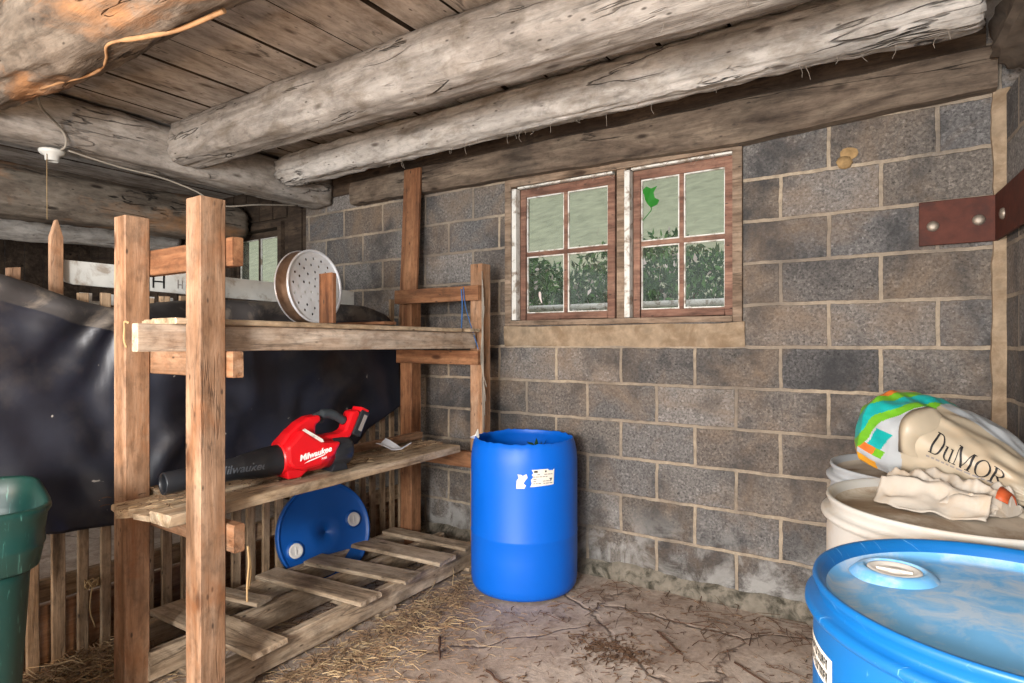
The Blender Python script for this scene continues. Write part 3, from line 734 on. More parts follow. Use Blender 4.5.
# ------------------------------------------------------------------ lath fence, tarp, white board
fence = empty('lath_fence', (-2.84, 1.2, 0), 'weathered lath fence of narrow upright slats behind the rack', 'fence')
y = -0.5; i = 0
while y < 3.02:
    ht = 1.49 if y < 2.55 else random.uniform(1.40, 1.58)
    plank('slat', (-2.842, y, 0.0), (-2.842 + random.uniform(-.006, .006), y + random.uniform(-.012, .012), ht + random.uniform(-.02, .02)), 0.044 + random.uniform(-.006, .006), 0.018, M_slat, fence, up=(1, 0, 0), wear=0.003, seg=10)
    y += 0.084; i += 1
plank('fence_rail', (-2.872, -0.6, 1.36), (-2.872, 3.05, 1.36), 0.038, 0.085, M_slat, fence)
plank('fence_rail', (-2.872, -0.6, 0.32), (-2.872, 3.05, 0.30), 0.038, 0.085, M_slat, fence)
plank('base_board', (-2.905, -0.6, 0.12), (-2.905, 3.05, 0.12), 0.026, 0.24, M_stud, fence)
def picket(y, zt, w, lab, tip=True):
    mb = MB(); h = zt - 1.0
    poly = [(-w / 2, 0), (w / 2, 0), (w / 2, h - 0.07), (0.004, h), (-0.004, h), (-w / 2, h - 0.07)] if tip else [(-w / 2, 0), (w / 2, 0), (w / 2, h), (-w / 2, h - .006)]
    M = Matrix(((0, 0, 1, -2.905), (1, 0, 0, y), (0, 1, 0, 1.0), (0, 0, 0, 1))) @ Matrix(((0, 0, 1, 0), (1, 0, 0, 0), (0, 1, 0, 0), (0, 0, 0, 1))).inverted() if False else None
    mb2 = MB(); mb2.v = []; 
    # grain on local X, so the outline is laid along X and stood up
    pts = [(z, x) for x, z in poly]
    mb2.prism(pts, -0.012, 0.012)
    Ms = Matrix(((0, 1, 0, -2.905), (0, 0, 1, y), (1, 0, 0, 1.0), (0, 0, 0, 1)))
    return tag(mb2.build('picket', M_stud, M=Ms, bevel=0.003), lab, 'picket')
picket(1.025, 1.79, 0.046, 'pale pointed picket standing tall above the black tarp')
picket(0.885, 1.585, 0.044, 'short square-topped picket at far left above the black tarp', tip=False)

sign = empty('white_board', (-2.94, 1.8, 1.52), 'dusty white painted board with a black H, behind the fence top', 'board')
mb = MB()
outl = [(1.02, 1.635), (1.05, 1.60), (1.065, 1.545), (1.10, 1.535), (2.62, 1.505), (2.62, 1.615), (1.9, 1.625), (1.25, 1.635)]
mb.prism([(yy, zz) for yy, zz in outl], 2.93, 2.945, M=Matrix(((0, -1, 0, 0), (1, 0, 0, 0), (0, 0, 1, 0), (0, 0, 0, 1))))
mb.build('panel', M_signw, sign, bevel=0.002)
mb = MB()
for (a, b, c, d) in ((1.415, 1.575, 0.010, 0.062), (1.462, 1.575, 0.010, 0.062), ):
    mb.box((-2.9298, a - 0.004, b - 0.03), (-2.9285, a + 0.004, b + 0.03))
mb.box((-2.9298, 1.415, 1.572), (-2.9285, 1.462, 1.579))
mb.build('lettering', M_ink, sign)
mb = MB(); mb.box((-2.9298, 1.525, 1.55), (-2.9285, 1.530, 1.592)); mb.box((-2.9298, 1.530, 1.566), (-2.9285, 1.545, 1.571)); mb.box((-2.9298, 1.545, 1.55), (-2.9285, 1.549, 1.59))
mb.build('faded_letter', M_greyink, sign)
mb = MB()
yy = 1.12
while yy < 2.6:
    mb.box((-2.94, yy, 1.465), (-2.93, yy + 0.045, 1.503)); yy += 0.085
mb.box((-2.945, 1.1, 1.455), (-2.932, 2.62, 1.470))
mb.build('slotted_edge', M_signw, sign)

def tarp_mesh():
    top = [(-0.6, 1.56), (0.55, 1.555), (0.81, 1.535), (0.93, 1.50), (1.02, 1.462), (1.19, 1.425), (1.4, 1.46), (1.57, 1.482), (2.3, 1.505), (2.58, 1.505), (2.72, 1.47), (2.80, 1.42), (2.88, 1.38)]
    bot = [(-0.6, 0.60), (0.8, 0.60), (1.0, 0.55), (1.2, 0.53), (1.7, 0.55), (2.2, 0.60), (2.5, 0.68), (2.62, 0.76), (2.75, 0.84), (2.88, 0.90)]
    ny, nz = 170, 60; mb = MB(); rows = []
    for j in range(ny + 1):
        Y = -0.6 + 3.47 * j / ny; zt = fcurve(top, Y); zb = fcurve(bot, Y); row = []
        for k in range(nz + 1):
            t = k / nz; z = zb + (zt - zb) * t
            w = Vector((Y * 1.7, z * 1.2, 0))
            f = 0.04 * noise.noise(w * 1.6) + 0.034 * abs(math.sin(4.2 * (Y * 0.8 + z * 1.3) + 3.4 * noise.noise(w))) ** 3 + 0.026 * abs(math.sin(5 * (z * 0.8 - Y * 1.1) + 4 * noise.noise(w * 1.3 + Vector((4, 4, 4))))) ** 4
            f += 0.006 * noise.noise(Vector((Y * 11, z * 9, 2))) + 0.012 * noise.noise(Vector((Y * 3.5 + z * 3, z * 2, 9)))
            an = math.atan2(z - 1.44, Y - 1.22); rr = math.hypot(z - 1.44, Y - 1.22)
            f += 0.03 * abs(math.sin(5 * an + 2.2 * noise.noise(Vector((Y * 3, z * 3, 1))))) ** 2 * math.exp(-rr / 0.7) * min(1, rr / .1)
            f += 0.012 * noise.noise(Vector((Y * 6 + z * 5, (z - Y) * 1.5, 4)))
            x = -2.795 + max(-0.02, f * (1.0 if Y < 1.6 else 0.6))
            if t > 0.90: x += 0.014 * math.sin(PI * (t - 0.90) / 0.10)      # rolled hem
            row.append(Vector((x, Y, z)))
        # turned over the fence top and down the back
        row += [Vector((-2.81, Y, zt + 0.012)), Vector((-2.85, Y, zt + 0.016)), Vector((-2.885, Y, zt + 0.006)), Vector((-2.893, Y, zt - 0.05)), Vector((-2.893, Y, zt - 0.12))]
        rows.append(row)
    n = len(rows[0])
    b0 = len(mb.f)
    mb.add([p for r in rows for p in r], [(j * n + k, (j + 1) * n + k, (j + 1) * n + k + 1, j * n + k + 1) for j in range(ny) for k in range(n - 1)], 0, True)
    for q in range(len(mb.f)):
        if 54 <= q % (n - 1) <= 63: mb.mi[q] = 1
    return mb
t_ = tarp_mesh().build('tarp', [M_tarp, M_hem], recalc=False)
tag(t_, 'black fabric tarp draped over the lath fence', 'tarp')
so = t_.modifiers.new('thickness', 'SOLIDIFY'); so.thickness = 0.002

# ------------------------------------------------------------------ pallet
pal = empty('pallet', (-2.4, 2.0, 0), 'old wooden pallet with gaps lying on the floor under the rack', 'pallet')
for (xa, xb, y0, y1) in ((-2.095, -2.125, 1.17, 2.86), (-2.40, -2.42, 1.14, 2.86), (-2.665, -2.685, 1.16, 2.84)):
    plank('stringer', (xa, y0, 0.075), (xb, y1, 0.075), 0.040, 0.105, M_pallet, pal, wear=0.004)
for (a, b, w) in (((-2.72, 1.37), (-2.02, 1.395), 0.155), ((-2.70, 1.845), (-2.03, 1.915), 0.135), ((-2.665, 2.10), (-2.04, 2.20), 0.135), ((-2.665, 2.427), (-2.055, 2.48), 0.145), ((-2.69, 2.675), (-2.08, 2.71), 0.10)):
    plank('deck_slat', (a[0], a[1], 0.139), (b[0], b[1], 0.139), w, 0.021, M_pallet, pal, wear=0.005)
for (yy, w) in ((1.30, 0.12), (2.05, 0.12), (2.74, 0.12)):
    plank('bottom_slat', (-2.72, yy, 0.013), (-2.085, yy + 0.02, 0.013), w, 0.019, M_pallet, pal, wear=0.004)
tag(plank('board_offcut', (-2.78, 1.52, 0.162), (-2.36, 1.60, 0.162), 0.085, 0.018, M_pallet, wear=0.004), 'loose grey slat lying across the near end of the pallet', 'board')
tag(plank('floor_offcut', (-2.03, 2.93, 0.03), (-2.33, 2.97, 0.03), 0.09, 0.04, M_pallet, wear=0.004), 'short board offcut on the floor behind the blue drum', 'board')

# ------------------------------------------------------------------ drums
DR = 0.285
def drum_label(name, parent, c, r, a0, a1, z0, z1, mat, outline=None, off=0.0015, n=14):
    """paper strip wrapped on a drum side; outline: polygon in (0..1, 0..1)"""
    mb = MB()
    if outline is None: outline = [(0, 0), (1, 0), (1, 1), (0, 1)]
    me_pts = []
    # subdivide the polygon in columns by clipping to vertical strips
    def clip(poly, a, b):
        def half(poly, inside, cut):
            out = []
            for i in range(len(poly)):
                p, q = poly[i], poly[(i + 1) % len(poly)]
                if inside(p): out.append(p)
                if inside(p) != inside(q): t = (cut - p[0]) / (q[0] - p[0]); out.append((cut, p[1] + (q[1] - p[1]) * t))
            return out
        poly = half(poly, lambda p: p[0] >= a, a)
        return half(poly, lambda p: p[0] <= b, b) if poly else poly
    for i in range(n):
        pc = clip(outline, i / n, (i + 1) / n)
        if len(pc) < 3: continue
        vs = []
        for (s, t) in pc:
            a = a0 + (a1 - a0) * s
            vs.append((c[0] + (r + off) * math.cos(a), c[1] + (r + off) * math.sin(a), z0 + (z1 - z0) * t))
        mb.add(vs, [tuple(range(len(vs)))])
    return mb.build(name, mat, parent, recalc=False)

# cut-open drum by the wall
c = (-1.75, 2.752)
dr = empty('open_drum', (c[0], c[1], 0), 'bright blue plastic drum with its top cut off, standing by the block wall', 'drum')
Mt = Matrix.Translation((c[0], c[1], 0))
def jag(p, i, a):
    if i >= TOPI:
        p = p.copy(); p.z += 0.007 * noise.noise(Vector((math.cos(a) * 9, math.sin(a) * 9, 0))) + 0.008 * noise.noise(Vector((math.cos(a) * 2, math.sin(a) * 2, 5)))
        if i in (TOPI, TOPI + 1, TOPI + 2): p.z += 0.004 * noise.noise(Vector((math.cos(a) * 40, math.sin(a) * 40, 0)))
    return p
prof = [(0.0, 0.012), (0.20, 0.012), (0.25, 0.004), (0.268, 0.010), (0.279, 0.03), (0.284, 0.06), (DR, 0.20), (DR, 0.292), (0.2868, 0.298), (0.2868, 0.304), (DR, 0.310), (DR, 0.60), (0.2845, 0.68), (0.281, 0.72), (0.272, 0.76), (0.262, 0.786), (0.259, 0.788), (0.257, 0.786), (0.266, 0.758), (0.275, 0.72), (0.279, 0.68), (0.279, 0.06), (0.25, 0.02), (0.0, 0.02)]
TOPI = 14
mb = MB(); mb.lathe(prof, 96, jitter=jag); mb.build('drum_shell', M_bluedrum, dr, Mt, recalc=True)
th0 = math.atan2(0 - c[1], 0 - c[0])            # towards the lens
torn = [(0.02, 0.0), (0.22, 0.0), (0.26, 0.18), (0.20, 0.30), (0.24, 0.45), (0.30, 0.62), (0.27, 0.82), (0.18, 0.72), (0.14, 0.78), (0.05, 0.80), (0.08, 0.60), (0.03, 0.45)]
torn2 = [(0.36, 0.02), (0.98, 0.10), (1.0, 1.0), (0.96, 0.90), (0.84, 0.92), (0.82, 1.0), (0.40, 0.98), (0.44, 0.80), (0.40, 0.70), (0.44, 0.58), (0.38, 0.42), (0.40, 0.22)]
A0 = th0 - 0.15; A1 = A0 + 0.70
lb = drum_label('torn_label', dr, c, DR, A0, A1, 0.580, 0.668, M_paper, torn2); tag(lb, 'torn white paper label')
drum_label('label_scrap', dr, c, DR, A0, A1, 0.574, 0.662, M_paper, torn)
mb = MB(); rnd = random.Random(3)
def onDrum(c, r, a, z): return Vector((c[0] + r * math.cos(a), c[1] + r * math.sin(a), z))
def curved_rect(mb, c, r, a0, a1, z0, z1, mi=0):
    mb.add([onDrum(c, r, a0, z0), onDrum(c, r, a1, z0), onDrum(c, r, a1, z1), onDrum(c, r, a0, z1)], [(0, 1, 2, 3)], mi)
for row in range(5):
    s = 0.44
    while s < 0.92:
        ds = rnd.uniform(0.03, 0.09)
        if rnd.random() < 0.7: curved_rect(mb, c, DR + 0.0022, A0 + (A1 - A0) * s, A0 + (A1 - A0) * min(0.94, s + ds), 0.596 + row * 0.011, 0.600 + row * 0.011, 0)
        s += ds + 0.015
curved_rect(mb, c, DR + 0.0024, A0 + (A1 - A0) * 0.46, A0 + (A1 - A0) * 0.55, 0.652, 0.661, 1)
curved_rect(mb, c, DR + 0.0024, A0 + (A1 - A0) * 0.74, A0 + (A1 - A0) * 0.78, 0.652, 0.661, 1)
curved_rect(mb, c, DR + 0.0024, A0 + (A1 - A0) * 0.88, A0 + (A1 - A0) * 0.92, 0.612, 0.622, 1)
mb.build('small_print', [M_greyink, M_ink], lb, recalc=False)
# scrap of white film caught on its rim, greenery inside
mb = MB()
pts = [(-0.262, -0.02, 0.775), (-0.25, -0.07, 0.77), (-0.235, -0.10, 0.80), (-0.245, -0.06, 0.835), (-0.262, -0.03, 0.80), (-0.285, -0.055, 0.79), (-0.285, -0.03, 0.782)]
rd = Matrix.Rotation(0.55, 4, 'Z')
mb.add([Mt @ (rd @ Vector(p)) for p in pts], [(0, 1, 3, 4), (1, 2, 3), (0, 4, 5, 6)])
o = mb.build('plastic_scrap', M_bung, recalc=False); so = o.modifiers.new('thickness', 'SOLIDIFY'); so.thickness = 0.002
tag(o, 'scrap of white plastic film caught on the cut rim of the open blue drum', 'plastic scrap')
wd = empty('weed', (c[0] + 0.03, c[1] + 0.12, 0.3), 'dark green weed poking up inside the open blue drum', 'plant')
leaf_cloud(60, (c[0] + 0.07, c[1] + 0.03, 0.700), (0.04, 0.04, 0.05), 0.045, 5, 0.0).build('leaves', [M_bush, M_bush, M_bush], wd, recalc=False)
mb = MB(); mb.tube([(c[0] + .03, c[1] + .12, 0.025), (c[0] + .07, c[1] + .03, 0.70)], 0.004, 6); mb.build('stem', M_bush, wd)

# closed drums on the right
def closed_drum(name, c, h, r, mbody, mhead, mbung, label, bungs, group=None, yaw=0.0):
    d = empty(name, (c[0], c[1], 0), label, 'drum', group)
    Mt = Matrix.Translation((c[0], c[1], 0))
    k = r / 0.285
    pr = [(0.0, 0.012), (0.20, 0.012), (0.25, 0.004), (0.268, 0.010), (0.279, 0.03), (0.284, 0.06), (0.285, 0.25), (0.285, 0.292), (0.2875, 0.298), (0.2875, 0.304), (0.285, 0.310), (0.285, h - 0.30), (0.2875, h - 0.294), (0.2875, h - 0.288), (0.285, h - 0.282), (0.284, h - 0.09), (0.281, h - 0.064), (0.283, h - 0.058), (0.293, h - 0.054), (0.297, h - 0.047), (0.296, h - 0.039), (0.289, h - 0.035), (0.276, h - 0.033), (0.275, h - 0.026), (0.281, h - 0.014), (0.285, h - 0.006), (0.283, h), (0.277, h), (0.270, h - 0.008), (0.262, h - 0.024)]
    mb = MB(); mb.lathe([(a * k, z) for a, z in pr], 96); sh = mb.build('drum_shell', mbody, d, Mt)
    def hd(p, i, a):
        p = p.copy(); 
        if i > 0: p.z += 0.003 * noise.noise(Vector((p.x * 6, p.y * 6, c[1])))
        return p
    mb = MB(); mb.lathe([(0.264 * k, h - 0.020), (0.255 * k, h - 0.030), (0.235 * k, h - 0.031), (0.15 * k, h - 0.026), (0.05, h - 0.022), (0.002, h - 0.022)], 96, jitter=hd, cap1=True); mb.build('drum_head', mhead, d, Mt)
    for (rr, a) in bungs:
        p = Vector((c[0] + rr * math.cos(a), c[1] + rr * math.sin(a), h - 0.030))
        mb = MB(); mb.lathe([(0.072, 0.0), (0.060, 0.012), (0.050, 0.016), (0.046, 0.015), (0.044, 0.008)], 40); bo = mb.build('bung_boss', mhead, d, Matrix.Translation(p))
        mb = MB(); mb.lathe([(0.044, 0.006), (0.043, 0.013), (0.036, 0.0145), (0.030, 0.010), (0.012, 0.010), (0.010, 0.013), (0.001, 0.013)], 36, cap1=True); mb.box((-0.028, -0.004, 0.009), (0.028, 0.004, 0.0135)); mb.build('bung', mbung, bo, Matrix.Translation(p))
    return d
cb = (0.137, 1.20)
bd = closed_drum('closed_drum', cb, 0.90, 0.287, M_skydrum, M_skyhead, M_bung, 'sky blue drum with a dusty head, frontmost at lower right', [(0.19, 2.65), (0.19, 2.65 - PI)])
cw = (0.09, 1.825)
closed_drum('closed_drum', cw, 0.90, 0.287, M_whitedrum, M_whitehead, M_bung, 'milky white drum carrying the folded white sack', [(0.19, 0.4)])
cg = (0.03, 2.49)
closed_drum('closed_drum', cg, 0.865, 0.287, M_greydrum, M_whitehead, M_bung, 'greyish drum half hidden in the corner behind the white drum', [(0.19, -0.4)])
# printed label on the blue drum's left side
LA0, LA1 = math.radians(-172), math.radians(-148)
lb = drum_label('label', bd, cb, 0.285, LA0, LA1, 0.752, 0.800, M_paper); tag(lb, 'small white label with two rows of black print')
mb = MB(); rnd = random.Random(9)
for (za, zb) in ((0.779, 0.794), (0.758, 0.773)):
    s = 0.10
    while s < 0.88:
        ds = rnd.uniform(0.035, 0.06)
        a = LA0 + (LA1 - LA0) * s; b = LA0 + (LA1 - LA0) * (s + ds); th = (b - a) * 0.32
        curved_rect(mb, cb, 0.2875, a, a + th, za, zb)
        curved_rect(mb, cb, 0.2875, a + th, b, zb - 0.004, zb) if rnd.random() < 0.6 else curved_rect(mb, cb, 0.2875, a + th, b, za, za + 0.004)
        if rnd.random() < 0.6: curved_rect(mb, cb, 0.2875, b - th, b, za, zb)
        if rnd.random() < 0.5: curved_rect(mb, cb, 0.2875, a, b, (za + zb) / 2 - 0.002, (za + zb) / 2 + 0.002)
        s += ds + 0.022
mb.build('print', M_ink, lb, recalc=False)

# cut-off drum head leaning on the fence
Cl = Vector((-2.712, 2.22, 0.245)); tl = math.radians(14); yw = math.radians(12)
Ml = Matrix.Translation(Cl) @ Matrix.Rotation(-yw, 4, 'Z') @ Matrix.Rotation(PI / 2 - tl, 4, 'Y')
ld = empty('drum_lid', (Cl.x, Cl.y, 0), 'dark blue cut-off drum head leaning on the fence behind the pallet', 'drum lid')
mb = MB(); mb.lathe([(0.268, -0.035), (0.272, -0.01), (0.273, 0.004), (0.270, 0.010), (0.262, 0.008), (0.256, -0.002), (0.248, -0.006), (0.10, -0.004), (0.002, -0.004), (0.002, -0.010), (0.25, -0.014), (0.262, -0.035)], 72, cap0=False); mb.build('head', M_bluelid, ld, Ml)
for (yy, zz) in ((0.175, 0.035), (-0.18, -0.06)):
    p = Ml @ Matrix.Translation((-zz, yy, -0.004))
    mb = MB(); mb.lathe([(0.052, 0.0), (0.046, 0.012), (0.040, 0.013)], 36); bo = mb.build('bung_boss', M_bluelid, ld, p)
    mb = MB(); mb.lathe([(0.040, 0.008), (0.038, 0.016), (0.030, 0.017), (0.024, 0.012), (0.001, 0.012)], 30, cap1=True); mb.box((-0.022, -0.004, 0.011), (0.022, 0.004, 0.017)); mb.build('bung', M_bung, bo, p)

# ------------------------------------------------------------------ green bin at lower left
def bin_thing():
    b = empty('trash_bin', (-2.24, 0.445, 0), 'green plastic bin with a cracked rim, at far lower left', 'bin', rotz=math.radians(-14))
    Mb = PM[b.name]
    def ring(h, z, e=6.0, n=72):
        out = []
        for j in range(n):
            a = 2 * PI * j / n; ca, sa = math.cos(a), math.sin(a)
            k = 1 / (abs(ca) ** e + abs(sa) ** e) ** (1 / e)
            out.append(Vector((h * k * ca, h * k * sa, z)))
        return out
    mb = MB()
    mb.rings([ring(0.20, 0.004), ring(0.215, 0.0), ring(0.222, 0.02), ring(0.258, 0.66), ring(0.262, 0.70), ring(0.258, 0.70), ring(0.254, 0.66), ring(0.218, 0.02), ring(0.2, 0.012)], cap0=True, cap1=True)
    mb.build('body', M_bin, b, Mb)
    mb = MB()
    def notch(r):
        out = []
        for p in r:
            d = (Vector((p.x, p.y, 0)) - Vector((0.305, -0.20, 0))).length
            p = p.copy()
            if p.z > 0.83: p.z -= 0.0
            out.append(p)
        return out
    rr = [ring(0.262, 0.70), ring(0.272, 0.688), ring(0.279, 0.694), ring(0.288, 0.745), ring(0.292, 0.755), ring(0.288, 0.765), ring(0.296, 0.83), ring(0.304, 0.845), ring(0.302, 0.855), ring(0.292, 0.857), ring(0.285, 0.850), ring(0.281, 0.80), ring(0.276, 0.76), ring(0.270, 0.70)]
    mb.rings(rr, cap0=False, cap1=False, loop=True)
    rim = mb.build('rim', M_bin, b, Mb)
    # jagged crack in the rim, a dark split with lifted edges
    mb = MB()
    zig = [(0.296, -0.052, 0.856), (0.270, -0.045, 0.858), (0.284, -0.060, 0.857), (0.262, -0.066, 0.855), (0.292, -0.075, 0.857), (0.302, -0.070, 0.83), (0.298, -0.058, 0.81), (0.304, -0.050, 0.835)]
    mb.add([Mb @ Vector(p) for p in zig], [tuple(range(len(zig)))])
    cr = mb.build('crack', M_ink, rim, recalc=False)
bin_thing()

# ------------------------------------------------------------------ leaf blower on the lower shelf
def blower():
    p0 = Vector((-2.215, 1.10, SZ + 0.004)); p1 = Vector((-2.105, 1.86, SZ + 0.004))
    sc = 1.0
    ax = (p1 - p0).normalized(); M = frame(p0, p1) @ Matrix.Scale(sc, 4)
    b = bpy.data.objects.new('leaf_blower', None); COL.objects.link(b); b.matrix_basis = frame(p0, p1); PM[b.name] = frame(p0, p1)
    tag(b, 'red and black cordless leaf blower lying on the lower shelf', 'leaf blower')
    Mx = Matrix(((0, 0, 1, 0), (1, 0, 0, 0), (0, 1, 0, 0), (0, 0, 0, 1)))       # lathe axis -> local X
    def lathe(name, prof, mat, n=40, cz=0.0, tilt=None, par=b, cap0=False, cap1=False, rib=None):
        mb = MB(); rs = []
        for (r, x) in prof:
            z = cz(x) if callable(cz) else cz
            rs.append([Vector((x, r * math.cos(2 * PI * j / n) * (1 + (rib(x, 2 * PI * j / n) if rib else 0)), z + r * math.sin(2 * PI * j / n) * (1 + (rib(x, 2 * PI * j / n) if rib else 0)))) for j in range(n)])
        mb.rings(rs, cap0=cap0, cap1=cap1); return mb.build(name, mat, par, M)
    zc = lambda x: 0.052 + 0.025 * min(1, max(0, x / 0.42)) 
    nz = lathe('nozzle', [(0.034, 0.10), (0.034, 0.012), (0.035, 0.002), (0.038, 0.0), (0.040, 0.006), (0.040, 0.06), (0.0385, 0.075), (0.041, 0.20), (0.044, 0.265), (0.047, 0.27), (0.049, 0.28), (0.056, 0.34), (0.058, 0.345), (0.060, 0.37), (0.062, 0.43), (0.060, 0.45), (0.02, 0.45)], M_black, cz=zc)
    def txt(name, body, size, x, z, y, mat, par, shear=0.25, rot=0.0, bold=0.0, wrap=None):
        me = text_mesh(body, size, 0.0008, shear, bold)
        for v in me.vertices:
            q = Matrix.Rotation(rot, 4, 'Z') @ v.co
            X, Z = x + q.x, z + q.y
            Y = wrap(X, Z) - 0.0008 - q.z if wrap else y - q.z
            v.co = (X, Y, Z)
        return link_mesh(name, me, mat, par, M)
    def nozzle_y(X, Z):
        r = fcurve([(0.06, 0.040), (0.20, 0.042), (0.265, 0.046), (0.34, 0.056), (0.45, 0.06)], X); d = min(0.95 * r, abs(Z - zc(X))); return -math.sqrt(r * r - d * d)
    tag(txt('lettering', 'Milwaukee', 0.042, 0.262, zc(0.27) + 0.004, 0, M_gloss, nz, shear=0.3, bold=0.0006, wrap=nozzle_y), 'glossy black script lettering on the nozzle')
    # red housing: round fan case plus a flat-sided upper shell
    def prism(name, poly, y0, y1, mat, par, bev=0.008):
        mb = MB(); mb.prism(poly, y0, y1); return mb.build(name, mat, par, M, bevel=bev)
    hs = lathe('housing', [(0.02, 0.425), (0.066, 0.425), (0.068, 0.435), (0.072, 0.48), (0.073, 0.54), (0.072, 0.60), (0.068, 0.655), (0.02, 0.655)], M_redplastic, cz=0.082)
    hs2 = prism('upper_shell', [(0.425, 0.09), (0.422, 0.138), (0.455, 0.182), (0.505, 0.222), (0.548, 0.242), (0.60, 0.246), (0.605, 0.222), (0.580, 0.206), (0.578, 0.168), (0.60, 0.156), (0.69, 0.158), (0.722, 0.170), (0.755, 0.248), (0.790, 0.252), (0.800, 0.236), (0.752, 0.140), (0.70, 0.105), (0.64, 0.07), (0.52, 0.06)], -0.034, 0.034, M_redplastic, b, 0.010)
    tag(hs, 'red fan housing'); tag(hs2, 'red upper shell with the handle gap')
    prism('side_cheek', [(0.432, 0.075), (0.43, 0.135), (0.50, 0.20), (0.545, 0.165), (0.60, 0.135), (0.68, 0.128), (0.645, 0.075), (0.58, 0.04), (0.50, 0.03), (0.452, 0.045)], -0.076, 0.076, M_redplastic, b, 0.014)
    prism('front_foot', [(0.445, 0.0), (0.50, 0.0), (0.54, 0.03), (0.53, 0.06), (0.44, 0.08), (0.438, 0.04)], -0.052, 0.052, M_redplastic, b, 0.006)
    prism('glare_stripe', [(0.492, 0.197), (0.503, 0.203), (0.585, 0.150), (0.590, 0.138), (0.578, 0.138)], -0.0775, -0.0755, M_whitep, b, 0.0)  # white strip imitating glare along the shell's edge
    g = MB(); g.tube(smooth_path([(0.59, 0, 0.232), (0.625, 0, 0.244), (0.665, 0, 0.243), (0.70, 0, 0.228), (0.735, 0, 0.205)], 6), [0.017] * 6 + [0.021] * 12 + [0.019] * 7, 14); gr = g.build('handle', M_grip, b, M)
    prism('trigger', [(0.60, 0.226), (0.635, 0.224), (0.625, 0.205), (0.606, 0.208)], -0.010, 0.010, M_black, b, 0.003)
    rear = lathe('motor_cap', [(0.03, 0.64), (0.064, 0.64), (0.070, 0.66), (0.070, 0.70), (0.066, 0.735), (0.056, 0.752), (0.02, 0.756)], M_black, n=72, cz=0.080, cap0=True, cap1=True, rib=lambda x, a: 0.03 * (1 if math.sin(a * 18) > 0 else 0) if 0.65 < x < 0.745 else 0)
    prism('rear_foot', [(0.64, 0.0), (0.725, 0.0), (0.715, 0.03), (0.66, 0.035)], -0.05, 0.05, M_black, b, 0.004)
    Mbt = Matrix.Translation((0.795, 0, 0.190)) @ Matrix.Rotation(math.radians(26), 4, 'Y')
    mb = MB(); mb.box((-0.020, -0.040, -0.055), (0.026, 0.040, 0.062)); bt = mb.build('battery', M_black, b, M @ Mbt, bevel=0.006)
    mb = MB(); mb.box((0.0, -0.0412, -0.03), (0.018, -0.0400, 0.045)); mb.box((0.0262, -0.030, -0.04), (0.0268, 0.030, 0.045)); mb.build('battery_label', M_greyink, bt, M @ Mbt)
    mb = MB(); mb.box((-0.024, -0.036, 0.05), (0.02, 0.036, 0.072)); mb.build('battery_latch', M_redplastic, bt, M @ Mbt, bevel=0.004)
    tag(txt('lettering', 'Milwaukee', 0.034, 0.552, 0.094, -0.0772, M_whiteink, b, shear=0.3, rot=0.16, bold=0.0009), 'white script lettering on the red housing')
    mb = MB(); yb = -0.0772
    mb.add([(0.500, yb, 0.060), (0.590, yb, 0.082), (0.605, yb, 0.090), (0.520, yb, 0.070)], [(0, 1, 2, 3)])
    mb.build('logo_bolt', M_whiteink, b, M, recalc=False)
    txt('model_lettering', 'FUEL', 0.012, 0.592, 0.070, -0.0765, M_whiteink, b, shear=0.3, rot=0.16)
blower()

